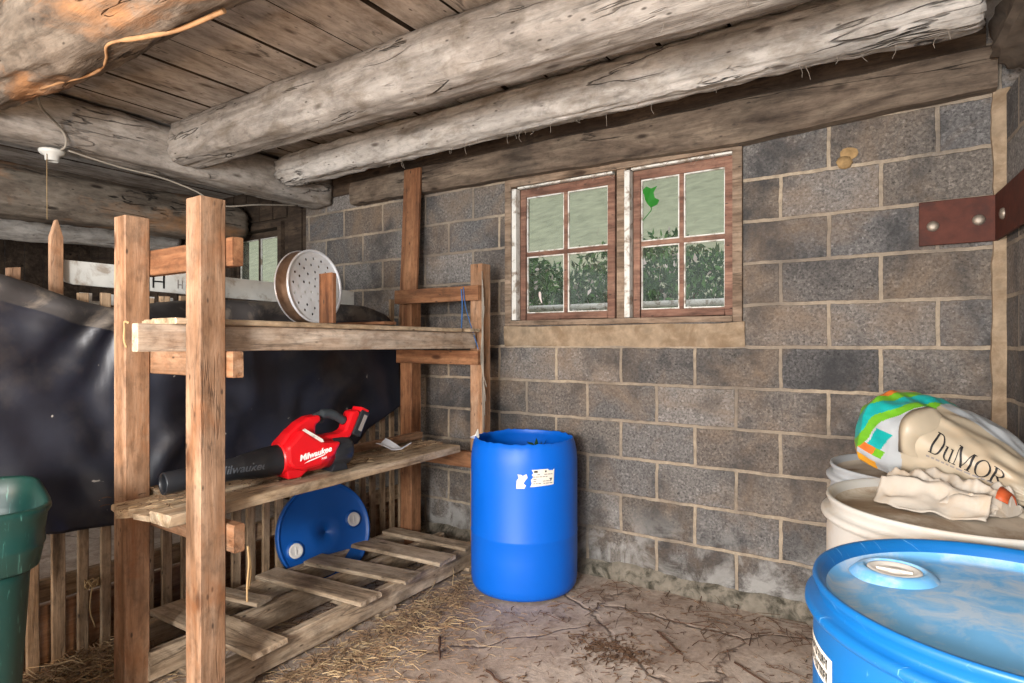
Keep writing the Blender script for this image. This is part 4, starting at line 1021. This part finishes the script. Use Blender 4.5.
# ------------------------------------------------------------------ colander pan standing on edge on the upper shelf
def colander():
    C = Vector((-2.165, 1.715, 1.373 + 0.161)); n = Vector((0.985, 0.12, 0.06)).normalized()
    z = n; x = Vector((0, 0, 1)).cross(z).normalized(); yv = z.cross(x)
    M = Matrix(((x.x, yv.x, z.x, C.x), (x.y, yv.y, z.y, C.y), (x.z, yv.z, z.z, C.z), (0, 0, 0, 1)))
    t = empty('colander', (C.x, C.y, 1.373), 'round perforated metal colander standing on edge on the upper shelf', 'colander')
    R = 0.150
    cu = bpy.data.curves.new('disc', 'CURVE'); cu.dimensions = '2D'; cu.fill_mode = 'BOTH'; cu.extrude = 0.0012
    def circ(cx, cy, r, n):
        sp = cu.splines.new('POLY'); sp.points.add(n - 1); sp.use_cyclic_u = True
        for i in range(n): sp.points[i].co = (cx + r * math.cos(2 * PI * i / n), cy + r * math.sin(2 * PI * i / n), 0, 1)
    circ(0, 0, R, 72)
    for (rr, k, o) in ((0.034, 5, .2), (0.064, 9, 0.1), (0.094, 13, 0.3), (0.122, 17, 0.1), (0.0, 1, 0)):
        for i in range(k): circ(rr * math.cos(o + 2 * PI * i / k), rr * math.sin(o + 2 * PI * i / k), 0.0062, 12)
    ob = bpy.data.objects.new('disc', cu); COL.objects.link(ob)
    me = bpy.data.meshes.new_from_object(ob.evaluated_get(bpy.context.evaluated_depsgraph_get())); bpy.data.objects.remove(ob); bpy.data.curves.remove(cu); me.materials.clear()
    d = link_mesh('perforated_base', me, M_steel, t, M); tag(d, 'bright perforated base')
    mb = MB(); mb.lathe([(R - 0.001, -0.004), (R, 0.003), (R + 0.004, 0.010), (R + 0.009, 0.008), (R + 0.010, 0.001), (R + 0.006, -0.004), (R + 0.001, -0.006)], 72); mb.build('base_rim', M_steel, t, M)
    mb = MB(); mb.lathe([(R - 0.004, -0.003), (R + 0.001, -0.03), (R + 0.006, -0.062), (R + 0.011, -0.064), (R + 0.004, -0.03), (R, -0.003)], 72); s = mb.build('pan_side', M_tinbrown, t, M); tag(s, 'brown stained side')
    mb = MB(); rs = []
    for j in range(72):
        a = 2 * PI * j / 72; cc = Vector(((R + 0.0095) * math.cos(a), (R + 0.0095) * math.sin(a), -0.064)); e = Vector((math.cos(a), math.sin(a), 0))
        rs.append([cc + e * 0.004 * math.cos(2 * PI * k / 8) + Vector((0, 0, 0.004 * math.sin(2 * PI * k / 8))) for k in range(8)])
    mb.rings(rs, cap0=False, cap1=False, loop=True); mb.build('pan_rim', M_steel, t, M)
colander()

# crumpled tin scrap on the lower shelf
mb = MB(); rs = []
for i in range(9):
    t = i / 8; rs.append([Vector((-2.30 + 0.20 * t, 2.20 + 0.07 * s + 0.02 * math.sin(5 * t), SZ + 0.006 + 0.045 * abs(t - 0.45) ** 1.2 * (1.2 + s) + 0.028 * abs(s - 0.5) * (1 - t))) for s in (0, .25, .5, .75, 1)])
mb.rings(rs, closed=False, cap0=False, cap1=False, smooth=False)
o = mb.build('tin_scrap', M_steel, recalc=False); so = o.modifiers.new('thickness', 'SOLIDIFY'); so.thickness = 0.003
tag(o, 'bent scrap of shiny tin lying on the lower shelf beyond the red blower', 'tin scrap')

# ------------------------------------------------------------------ feed bag and folded sack on the drums
def feed_bag():
    M_cream = plain('cream_bag_plastic', srgb(164, 151, 130), 0.42, var=0.12, vscale=7, bstr=0.2, spec=0.4, dirt_or_light=(srgb(168, 146, 118), 0.5, 6, 0.0))
    M_teal = plain('teal_print', srgb(20, 150, 146), 0.35, var=0.1, bstr=0.1, spec=0.4)
    M_green = plain('green_print', srgb(104, 168, 40), 0.35, var=0.35, vscale=20, bstr=0.1, spec=0.4)
    M_yel = plain('golden_print', srgb(226, 158, 34), 0.35, var=0.2, vscale=20, bstr=0.1, spec=0.4)
    M_org = plain('orange_brown_print', srgb(204, 112, 48), 0.35, var=0.3, vscale=20, bstr=0.1, spec=0.4)
    M_grey = plain('silver_bag_plastic', srgb(164, 168, 170), 0.3, var=0.15, vscale=9, bstr=0.15, spec=0.5)
    mats = [M_cream, M_teal, M_green, M_yel, M_org, M_grey]
    A = Vector((-0.105, 2.235, 1.040)); B = Vector((0.330, 1.975, 0.950))
    M = frame(A, B); L = (B - A).length
    def sect(s):          # half width (local y), half height (local z), centre z
        hw = fcurve([(0.0, 0.06), (0.03, 0.115), (0.10, 0.150), (0.3, 0.165), (0.6, 0.155), (0.85, 0.13), (1.0, 0.12)], s)
        hh = fcurve([(0.0, 0.05), (0.03, 0.088), (0.10, 0.122), (0.3, 0.128), (0.5, 0.112), (0.7, 0.080), (0.88, 0.045), (1.0, 0.018)], s)
        return hw, hh
    def surf(s, a, off=0.0):
        hw, hh = sect(max(0, s)); x = s * L
        ca, sa = math.cos(a), math.sin(a)
        e = 2.5; k = 1 / (abs(ca) ** e + abs(sa) ** e) ** (1 / e)
        f = 0.010 * noise.noise(Vector((s * 3.0, ca * 2.2, sa * 2.2))) + 0.008 * noise.noise(Vector((s * 9, ca * 4, sa * 4 + 3))) * min(1, s * 6)
        f += 0.007 * math.sin(7 * a + 9 * s) * max(0, s - 0.45) + 0.006 * noise.noise(Vector((s * 5 + ca * 5, a * 1.5, 7)))
        zc = -0.30 * 0.0
        y = (hw + f + off) * k * ca; z = (hh + f + off) * k * sa
        if z < -hh * 0.75: z = -hh * 0.75 + (z + hh * 0.75) * 0.15
        return Vector((x, y, z + (-0.045 + (0.045 * (1 - s))) ))
    n, m = 200, 170; rs = []
    for i in range(m + 1):
        s = i / m; rs.append([surf(s, 2 * PI * j / n) for j in range(n)])
    mb = MB(); mb.rings(rs, cap0=True, cap1=True)
    # print zones by place along the bag and round it (angle -90deg is the underside, 180 faces the lens)
    idx = 0
    for i in range(m):
        for j in range(n):
            s = (i + .5) / m; a = math.degrees(2 * PI * (j + .5) / n)
            # a: 0 = far side (+y), 90 = top, 180 = lens side
            w = s + 0.012 * math.sin(a * 0.09) + 0.02 * noise.noise(Vector((s * 8, a * 0.03, 2)))
            mi = 0
            d = w - 0.26 * ((172 - a) / 90) if 60 < a < 290 else -1
            if w < 0.37:
                if a > 208 and a < 290: mi = 3 if w < 0.22 else 5
                elif d < -0.06: mi = 4 if (int(a / 14) % 3) else 0
                elif d < 0.01: mi = 2
                elif d < 0.125: mi = 1
                elif d < 0.185: mi = 2
                elif 0.20 < d < 0.30 and 165 < a < 190: mi = 1
                elif 0.17 < d < 0.27 and 190 <= a < 202: mi = 4
                elif 0.27 <= d < 0.34 and 190 <= a < 202: mi = 2
                else: mi = 5
            elif w < 0.42 and 128 < a < 160: mi = 1
            elif a < 95 or a > 290: mi = 5
            mb.mi[idx] = mi; idx += 1
    for k in range(idx, len(mb.mi)): mb.mi[k] = 3 if k == idx else 0
    t = bpy.data.objects.new('feed_bag', None); COL.objects.link(t); t.matrix_basis = Matrix.Translation((A.x, A.y, 0.9)); PM[t.name] = Matrix.Translation((A.x, A.y, 0.9))
    tag(t, 'printed plastic feed bag with teal and green end, lying across the pale drums', 'feed bag')
    mb.build('bag', mats, t, M)
    # folded lip where the bag is turned back
    lip = MB(); rs = []
    for j in range(19):
        a = math.radians(118 + 62 * j / 18); fl = 0.010 + 0.026 * math.sin(PI * j / 18)
        rs.append([surf(0.40 + 0.02 * math.sin(a * 5), a, 0.001), surf(0.37 + 0.01 * math.sin(a * 7), a, fl), surf(0.42, a, fl + 0.004), surf(0.455 + 0.02 * math.sin(a * 6), a, 0.001)])
    lip.rings(rs, closed=False, cap0=False, cap1=False); lip.build('fold', [M_cream], t, M, recalc=False)
    # the maker's lettering, drawn with thick and thin strokes
    def glyphs():
        G = []
        def rect(x0, y0, x1, y1):
            k = 8 if y1 - y0 > .2 else 1
            for i in range(k): G.append([(x0, y0 + (y1 - y0) * i / k), (x1, y0 + (y1 - y0) * i / k), (x1, y0 + (y1 - y0) * (i + 1) / k), (x0, y0 + (y1 - y0) * (i + 1) / k)])
        def para(x0, y0, x1, y1, w):
            for i in range(8):
                a, b = i / 8, (i + 1) / 8; xa, xb = x0 + (x1 - x0) * a, x0 + (x1 - x0) * b; ya, yb = y0 + (y1 - y0) * a, y0 + (y1 - y0) * b
                G.append([(xa, ya), (xa + w, ya), (xb + w, yb), (xb, yb)])
        def arc(cx, cy, rx, ry, wx, wy, d0, d1, n=18):
            for i in range(n):
                a, b = math.radians(d0 + (d1 - d0) * i / n), math.radians(d0 + (d1 - d0) * (i + 1) / n)
                G.append([(cx + rx * math.cos(a), cy + ry * math.sin(a)), (cx + rx * math.cos(b), cy + ry * math.sin(b)), (cx + (rx - wx) * math.cos(b), cy + (ry - wy) * math.sin(b)), (cx + (rx - wx) * math.cos(a), cy + (ry - wy) * math.sin(a))])
        def D(x):
            rect(x + .06, 0, x + .18, 1); rect(x - .02, 0, x + .3, .045); rect(x - .02, .955, x + .3, 1); arc(x + .3, .5, .42, .5, .12, .045, -90, 90); return .80
        def U(x):
            rect(x + .06, .22, x + .17, .66); rect(x - .02, .62, x + .17, .66); arc(x + .27, .22, .21, .23, .11, .06, 180, 300); rect(x + .42, 0, x + .52, .66); rect(x + .34, .62, x + .52, .66); rect(x + .42, 0, x + .60, .04); return .68
        def Mm(x):
            rect(x + .06, 0, x + .11, 1); rect(x - .02, 0, x + .20, .045); rect(x - .02, .955, x + .14, 1); para(x + .42, 0, x + .06, 1, .13); para(x + .42, 0, x + .80, 1, .05); rect(x + .80, 0, x + .92, 1); rect(x + .72, 0, x + 1.0, .045); rect(x + .82, .955, x + 1.0, 1); return 1.08
        def O(x): arc(x + .44, .5, .44, .52, .12, .045, 0, 360, 36); return .95
        def R(x):
            rect(x + .06, 0, x + .18, 1); rect(x - .02, 0, x + .28, .045); rect(x - .02, .955, x + .3, 1); arc(x + .32, .75, .27, .25, .11, .045, -90, 90); rect(x + .18, .5, x + .34, .545); para(x + .58, 0, x + .24, .52, .13); rect(x + .56, 0, x + .80, .045); return .80
        x = 0
        for f in (D, U, Mm, O, R): x += f(x)
        return G, x
    G, W = glyphs(); mb = MB(); hgt = 0.056
    for poly in G:
        # cut each stroke in short pieces so it follows the bag
        vs = []
        for (gx, gy) in poly:
            s = 0.50 + gx / W * 0.33; a = math.radians(176 - 9) - (gy * hgt / 0.115) + 0.10 * (gx / W)
            vs.append(surf(s, a, 0.0032))
        mb.add(vs, [tuple(range(len(vs)))])
    lt = mb.build('lettering', M_ink, t, M, recalc=False); tag(lt, 'black serif lettering')
    mb = MB(); rnd = random.Random(4); s = 0.49
    while s < 0.85:
        ds = rnd.uniform(0.012, 0.03); mb.add([surf(s, 3.04, 0.002), surf(s + ds, 3.04, 0.002), surf(s + ds, 2.995, 0.002), surf(s, 2.995, 0.002)], [(0, 1, 2, 3)]); s += ds + 0.008
    mb.build('small_print', M_greyink, t, M, recalc=False)
feed_bag()

def folded_sack():
    C = Vector((0.062, 1.885, 0.876)); Ms = Matrix.Translation(C) @ Matrix.Rotation(math.radians(-20), 4, 'Z') @ Matrix.Diagonal((0.72, 0.88, 1.25, 1))
    n, m = 110, 60; vs = []
    mb = MB(); rs = []
    def surf(u, a):
        # u along x -1..1, a round the section
        hw = 0.100 * (1 - 0.42 * abs(u) ** 2.6) * (1 + 0.16 * math.sin(3.1 * u + 1)); hh = 0.030 * (1 - 0.6 * abs(u) ** 3) + 0.012
        ca, sa = math.cos(a), math.sin(a)
        f = 0.022 * noise.noise(Vector((u * 3.2, ca * 1.8, sa * 1.2 + 4))) + 0.013 * noise.noise(Vector((u * 8, ca * 4 + 2, sa * 4)))
        fold = 0.012 * math.sin(14 * (ca * 0.7 + u * 0.35)) * max(0, sa)
        y = (hw + f) * ca; z = (hh + f * 0.8 + fold) * sa if sa > 0 else 0.010 * sa
        return Vector((0.185 * u + 0.02 * ca * u, y, z + 0.012 + (0.03 * max(0, 0.3 - abs(u + 0.35)) if sa > 0 else 0)))
    for i in range(m + 1):
        u = -1 + 2 * i / m; rs.append([surf(u, 2 * PI * j / n) for j in range(n)])
    mb.rings(rs, cap0=True, cap1=True)
    t = empty('folded_sack', (C.x, C.y, C.z), 'crumpled empty white sack lying folded on the white drum', 'sack')
    mb.build('sack', M_sack, t, Ms)
    # second layer lying in front
    mb = MB(); rs = []
    for i in range(41):
        u = i / 40; row = []
        for k in range(15):
            v = k / 14
            x = -0.165 + 0.33 * u; y = -0.075 - 0.075 * v * (0.6 + 0.5 * math.sin(2.6 * u + .3)) 
            z = 0.046 * (1 - v) ** 1.3 + 0.008 + 0.010 * noise.noise(Vector((u * 6, v * 3, 2))) + 0.007 * math.sin(9 * v + 5 * u) * (1 - v)
            row.append(Vector((x, y, max(0.004, z))))
        rs.append(row)
    mb.rings(rs, closed=False, cap0=False, cap1=False)
    o = mb.build('flap', M_sack, t, Ms, recalc=False); so = o.modifiers.new('thickness', 'SOLIDIFY'); so.thickness = 0.003
    mb = MB(); rs = []
    for i in range(9):
        a = math.radians(20 + 120 * i / 8); rs.append([Vector((0.185 + 0.012, 0.045 * math.cos(a) - .02, 0.012 + 0.036 * math.sin(a))), Vector((0.168, 0.060 * math.cos(a) - .02, 0.015 + 0.046 * math.sin(a)))])
    mb.rings(rs, closed=False, cap0=False, cap1=False); o = mb.build('printed_end', M_orange, t, Ms, recalc=False); tag(o, 'reddish printed end of the sack')
    so = o.modifiers.new('thickness', 'SOLIDIFY'); so.thickness = 0.002
folded_sack()

# ------------------------------------------------------------------ small fixed things
st = empty('corner_strap', (0.15, WY, 1.69), 'rusty bent steel strap bolted across the right corner', 'strap')
mb = MB(); mb.box((0.015, WY - 0.030, 1.697), (0.272, WY - 0.018, 1.880)); mb.build('wall_leg', M_rust, st, bevel=0.003)
MRl = MR @ Matrix.Identity(4)
mb = MB(); mb.box((0.018, -0.036, 1.697), (0.55, -0.024, 1.882)); mb.build('side_leg', M_rust, st, MRl, bevel=0.003)
for (xx, zz, MM) in ((0.063, 1.775, Matrix.Translation((0, WY - 0.030, 0))), (0.215, 1.785, Matrix.Translation((0, WY - 0.030, 0))), (0.16, 1.78, MR @ Matrix.Translation((0, -0.036, 0)))):
    mb = MB(); mb.lathe([(0.022, 0.0), (0.022, 0.004), (0.018, 0.010), (0.008, 0.013), (0.001, 0.013)], 20, M=Matrix.Translation((xx, 0, zz)) @ Matrix.Rotation(PI / 2, 4, 'X'), cap1=True)
    mb.build('bolt', M_bolt, st, MM)

ls = empty('lamp_holder', (-3.76, 1.31, 2.25), 'white porcelain lamp holder under the left girder', 'lamp')
Ml2 = Matrix.Translation((-3.76, 1.31, 2.298)) @ Matrix.Rotation(PI, 4, 'X')
mb = MB(); mb.lathe([(0.001, 0), (0.058, 0.0), (0.060, 0.010), (0.052, 0.022), (0.034, 0.030), (0.031, 0.055), (0.026, 0.058), (0.024, 0.035), (0.001, 0.035)], 36); mb.build('holder', M_porcelain, ls, Ml2)
mb = MB(); mb.tube([(-3.74, 1.28, 2.27), (-3.74, 1.28, 2.10), (-3.741, 1.281, 1.93)], 0.0018, 5); mb.build('pull_string', M_twine, ls)
mb = MB(); mb.tube(smooth_path([(-3.30, 1.09, 2.42), (-3.45, 1.16, 2.405), (-3.62, 1.28, 2.40), (-3.655, 1.33, 2.36), (-3.665, 1.335, 2.31), (-3.72, 1.33, 2.295)], 8), 0.006, 8)
tag(mb.build('lamp_cable', M_wire), 'old grey cable looping from the log down to the lamp holder', 'cable')
mb = MB(); mb.tube(smooth_path([(-3.70, 1.36, 2.30), (-3.69, 1.6, 2.27), (-3.66, 1.8, 2.255), (-3.63, 2.0, 2.21), (-3.62, 2.15, 2.15), (-3.6, 2.4, 2.20), (-3.66, 2.75, 2.27)], 8), 0.005, 8)
tag(mb.build('sagging_cable', M_wire), 'thin pale cable sagging along the underside of the left girder', 'cable')
def vine_pt(X, a):     # point on the near log's skin
    yc = 0.94; zc = fcurve([(-3.95, 2.475), (-3.2, 2.455), (-2.5, 2.435), (-1.0, 2.42)], X); r = fcurve([(-3.95, .115), (-3.2, .145), (-2.5, .165), (-1, .175)], X) + 0.004
    return (X, yc + r * math.cos(math.radians(a)), zc + r * math.sin(math.radians(a)))
mb = MB(); mb.tube(smooth_path([vine_pt(-2.86, -84), vine_pt(-2.7, -80), vine_pt(-2.55, -70), vine_pt(-2.42, -72), vine_pt(-2.30, -84), vine_pt(-2.18, -98), vine_pt(-2.02, -84), vine_pt(-1.90, -70), vine_pt(-1.7, -62)], 8), [0.006] * 24 + [0.005] * 20 + [0.008] * 21, 8)
tag(mb.build('dry_vine', M_vine), 'dry orange vine root clinging to the underside of the near log', 'vine')

mb = MB()
rs = []
for (r, x) in ((0.002, -.028), (0.02, -.022), (0.030, 0), (0.022, .02), (0.002, .026)):
    rs.append([Vector((r * 1.1 * math.cos(a * .523) * (1 + .25 * noise.noise(Vector((a, x * 50, 1)))), -abs(r * math.sin(a * .2618)) , x + .3 * r * math.sin(a * .523))) for a in range(12)])
mb.rings(rs); mb.prism([(0.018 + (0.036 + 0.012 * noise.noise(Vector((k * 1.7, 3, 1)))) * math.cos(k * .449), 0.038 + (0.028 + 0.016 * noise.noise(Vector((k * 2.3, 1, 8)))) * math.sin(k * .449)) for k in range(14)], -0.005, 0.002)
tag(mb.build('wasp_nest', M_mud, M=Matrix.Translation((-0.262, WY, 2.10))), 'tan mud wasp nest stuck on the wall right of the window', 'wasp nest')

# leaf stuck to the right sash
mb = MB()
lf = [(0.004, -0.01), (0.040, 0.0), (0.052, 0.022), (0.028, 0.04), (0.024, 0.070), (0.048, 0.10), (0.012, 0.095), (-0.012, 0.112), (-0.036, 0.098), (-0.052, 0.092), (-0.030, 0.074), (-0.026, 0.040), (-0.014, 0.014)]
mb.add([(x, 0.006 * math.sin(9 * x + 20 * z), z) for x, z in lf], [tuple(range(len(lf)))])
mb.tube(smooth_path([(0, 0, 0.0), (0.006, 0.0, -0.02), (-0.02, 0, -0.045), (-0.05, 0, -0.07)], 5), 0.0025, 5)
o = mb.build('stuck_leaf', M_leaf, M=Matrix.Translation((-1.19, WY + 0.040, 2.03)) @ Matrix.Rotation(-0.1, 4, 'Y'), recalc=False)
tag(o, 'bright green leaf with a stem stuck on the right sash glass', 'leaf')
mb = MB(); mb.tube(smooth_path([(-1.885, WY + .04, 1.60), (-1.878, WY + .036, 1.56), (-1.868, WY + .036, 1.53)], 4), [0.004, 0.008, 0.009, 0.008, 0.006, 0.006, 0.004, 0.004, 0.002], 6)
tag(mb.build('stuck_feather', M_blossom), 'small pale feather stuck on the left sash glass', 'feather')

mb = MB(); mb.tube(smooth_path([(-2.165, 2.615, 0.075), (-2.14, 2.52, 0.07), (-2.085, 2.40, 0.03), (-2.045, 2.25, 0.008), (-2.04, 2.19, 0.006)], 7), 0.0028, 6); mb.tube(smooth_path([(-2.16, 2.60, 0.075), (-2.10, 2.58, 0.06), (-2.03, 2.49, 0.010)], 6), 0.0024, 6)
tag(mb.build('dry_weed', M_straw), 'long pale dry weed stalk arching from the far end of the pallet to the floor', 'weed')
mb = MB(); mb.tube(smooth_path([(-2.035, 0.912, 1.352), (-2.05, 0.905, 1.356), (-2.058, 0.908, 1.335), (-2.056, 0.906, 1.300), (-2.05, 0.91, 1.275)], 6), 0.004, 6)
tag(mb.build('beam_twine', M_twine), 'short loop of cream twine on the near end of the upper shelf beam', 'string')
# twine caught on the fence and the rack's cross rail
mb = MB(); mb.tube(smooth_path([(-1.86, 1.20, 0.61), (-1.868, 1.21, 0.55), (-1.862, 1.20, 0.48), (-1.87, 1.205, 0.42)], 6), 0.0035, 6); mb.tube(smooth_path([(-1.862, 1.205, 0.605), (-1.872, 1.22, 0.52), (-1.868, 1.21, 0.46)], 6), 0.003, 6)
tag(mb.build('rail_twine', M_twine), 'frayed twine hanging from the low cross rail by the front post', 'string')
mb = MB(); yy0 = 1.12
mb.tube([(-2.822 + .012 * math.cos(a * .7), yy0 + .026 * math.cos(a * .7 + 1.57) , 0.30 + 0.02 * math.sin(a * 1.7)) for a in range(20)], 0.003, 6); mb.tube(smooth_path([(-2.815, yy0, 0.30), (-2.81, yy0 - .01, 0.2), (-2.812, yy0 + .01, 0.12)], 6), 0.003, 6)
tag(mb.build('fence_twine', M_twine), 'loop of baling twine round a fence slat left of the rack', 'string')

# ------------------------------------------------------------------ litter
def litter(n, place, length, width, rnd, nm=3):
    mb = MB()
    for i in range(n):
        x, y, z = place(rnd); a = rnd.uniform(0, 2 * PI); L = rnd.uniform(*length); w = rnd.uniform(*width); bend = rnd.uniform(-.25, .25) * L; up = rnd.uniform(0, .18) * L
        d = Vector((math.cos(a), math.sin(a), 0)); e = Vector((-d.y, d.x, 0))
        c0 = Vector((x, y, z)); pts = [c0, c0 + d * L * .5 + e * bend + Vector((0, 0, up)), c0 + d * L + Vector((0, 0, rnd.uniform(0, .1) * L))]
        vs = []
        for q in pts: vs += [q - e * w + Vector((0, 0, .001)), q + e * w + Vector((0, 0, .001)), q + Vector((0, 0, w * 1.3 + .001))]
        fs = []
        for k in (0, 3): fs += [(k, k + 3, k + 5, k + 2), (k + 2, k + 5, k + 4, k + 1)]
        mb.add(vs, fs, rnd.choice(range(nm)))
    return mb
rs_ = random.Random(21)
def near_pallet(r):
    while True:
        y = r.uniform(1.15, 2.75); x = -2.03 + abs(r.gauss(0, 0.20)) * (1.0 if y < 2.2 else 0.7)
        if x < -1.1 and (Vector((x, y)) - Vector((-1.75, 2.752))).length > 0.30 and not (x < -1.87 and y < 1.18): return (x, y, 0.002)
def under(r):
    return (r.uniform(-2.82, -2.0), r.uniform(0.6, 2.7), 0.003)
def by_fence(r): return (-2.80 + abs(r.gauss(0, 0.16)), r.uniform(0.3, 1.25), 0.004 + abs(r.gauss(0, .02)))
o = litter(1700, near_pallet, (0.015, 0.10), (0.0008, 0.0020), rs_).build('straw_litter', [M_straw, M_straw2, M_straw2], recalc=False); tag(o, 'loose straw and hay scattered on the floor in front of the pallet', 'straw', kind='stuff')
o = litter(1500, under, (0.02, 0.10), (0.0009, 0.0022), rs_).build('straw_litter', [M_straw2, M_chaff, M_straw], recalc=False); tag(o, 'straw lying beneath the pallet and rack', 'straw', kind='stuff')
o = litter(1800, by_fence, (0.03, 0.14), (0.001, 0.0024), rs_).build('straw_litter', [M_straw, M_straw2, M_straw2], recalc=False); tag(o, 'straw heaped along the foot of the fence beside the green bin', 'straw', kind='stuff')
def mid_floor(r): 
    while True:
        p = (r.uniform(-2.0, 0.1), r.uniform(1.1, 3.02), 0.002)
        if all((Vector(p[:2]) - Vector(q)).length > 0.30 for q in ((-1.75, 2.752), cb, cw, cg)) and not (p[0] < -1.87 and p[1] < 1.18): return p
o = litter(1300, mid_floor, (0.008, 0.05), (0.0008, 0.0022), rs_).build('floor_debris', [M_chaff, M_twig, M_straw2], recalc=False); tag(o, 'fine dark chaff and twig bits strewn over the open floor', 'debris', kind='stuff')
def clump(cx, cy, s): return lambda r: (cx + r.gauss(0, s), cy + r.gauss(0, s * .7), 0.002)
o = litter(320, clump(-1.05, 2.35, 0.09), (0.01, 0.05), (0.001, 0.003), rs_, 1).build('debris_patch', [M_chaff], recalc=False); tag(o, 'dark patch of crumbled debris on the floor right of the open blue drum', 'debris', kind='stuff')
def on_shelf(r):
    y = r.uniform(0.95, 2.6); return (-2.06 - 0.05 * (y - .95) - r.random() * 0.38, y, SZ + 0.001)
o = litter(420, on_shelf, (0.008, 0.05), (0.0008, 0.002), rs_).build('shelf_litter', [M_chaff, M_straw2, M_straw], recalc=False); tag(o, 'chaff and straw bits on the lower shelf boards', 'debris', kind='stuff')
# individual sticks
sticks = [((-0.78, 1.90), (-0.55, 1.79), .005, 'thin dark stick on the floor, nearest of the sticks below the window'),
          ((-0.62, 2.06), (-0.36, 1.84), .0045, 'dark stick on the bare floor, left of the sky blue drum'),
          ((-0.60, 2.52), (-0.33, 2.35), .004, 'dark twig on the floor near the grey drum, by the wall foot'),
          ((-0.95, 2.60), (-0.80, 2.46), .005, 'short dark twig on the floor at the foot of the wall under the window'),
          ((-1.40, 1.92), (-1.18, 1.84), .005, 'dark twig on the floor midway between pallet and debris patch'),
          ((-1.72, 2.02), (-1.60, 1.88), .007, 'stubby bark stick at the straw edge in front of the pallet')]
for a, b, r, lab in sticks:
    mb = MB(); n = 10
    mb.tube([(a[0] + (b[0] - a[0]) * i / n + .008 * noise.noise(Vector((i * .6, a[0] * 9, 0))), a[1] + (b[1] - a[1]) * i / n + .008 * noise.noise(Vector((i * .6, a[1] * 9, 4))), r + .003) for i in range(n + 1)], [r * (1 - .4 * i / n) for i in range(n + 1)], 6)
    tag(mb.build('twig', M_twig), lab, 'twig')
def wall_foot(r): return (r.uniform(-1.4, 0.0), 3.03 - abs(r.gauss(0, .25)), 0.002)
o = litter(110, wall_foot, (0.05, 0.20), (0.0008, 0.0022), rs_, 2).build('twig_litter', [M_twig, M_chaff], recalc=False); tag(o, 'long thin dark stems scattered along the foot of the block wall', 'debris', kind='stuff')

# cobweb threads hanging from the timbers and round the window
mb = MB(); r = random.Random(8)
for i in range(70):
    if i < 34: p = Vector((r.uniform(-2.8, .1), 2.60 + r.uniform(-.03, .03), 2.372)); d = Vector((r.uniform(-.02, .02), r.uniform(-.02, .02), -r.uniform(.015, .06)))
    elif i < 48: p = Vector((r.uniform(-3.0, .1), 1.93, 2.352)); d = Vector((r.uniform(-.02, .02), 0, -r.uniform(.01, .05)))
    else: p = Vector((r.uniform(-2.09, -.7), WY - 0.02, r.choice((2.24, 1.40 + r.uniform(0, .8), 2.24)))); d = Vector((r.uniform(-.05, .05), -.006, -r.uniform(.0, .05)))
    mb.tube(smooth_path([p, p + d * .5 + Vector((r.uniform(-.012, .012), 0, 0)), p + d], 4), 0.0010, 4)
o = mb.build('cobweb_threads', M_web); tag(o, 'dusty cobweb threads hanging from the beams and the window head', 'cobweb', kind='stuff')
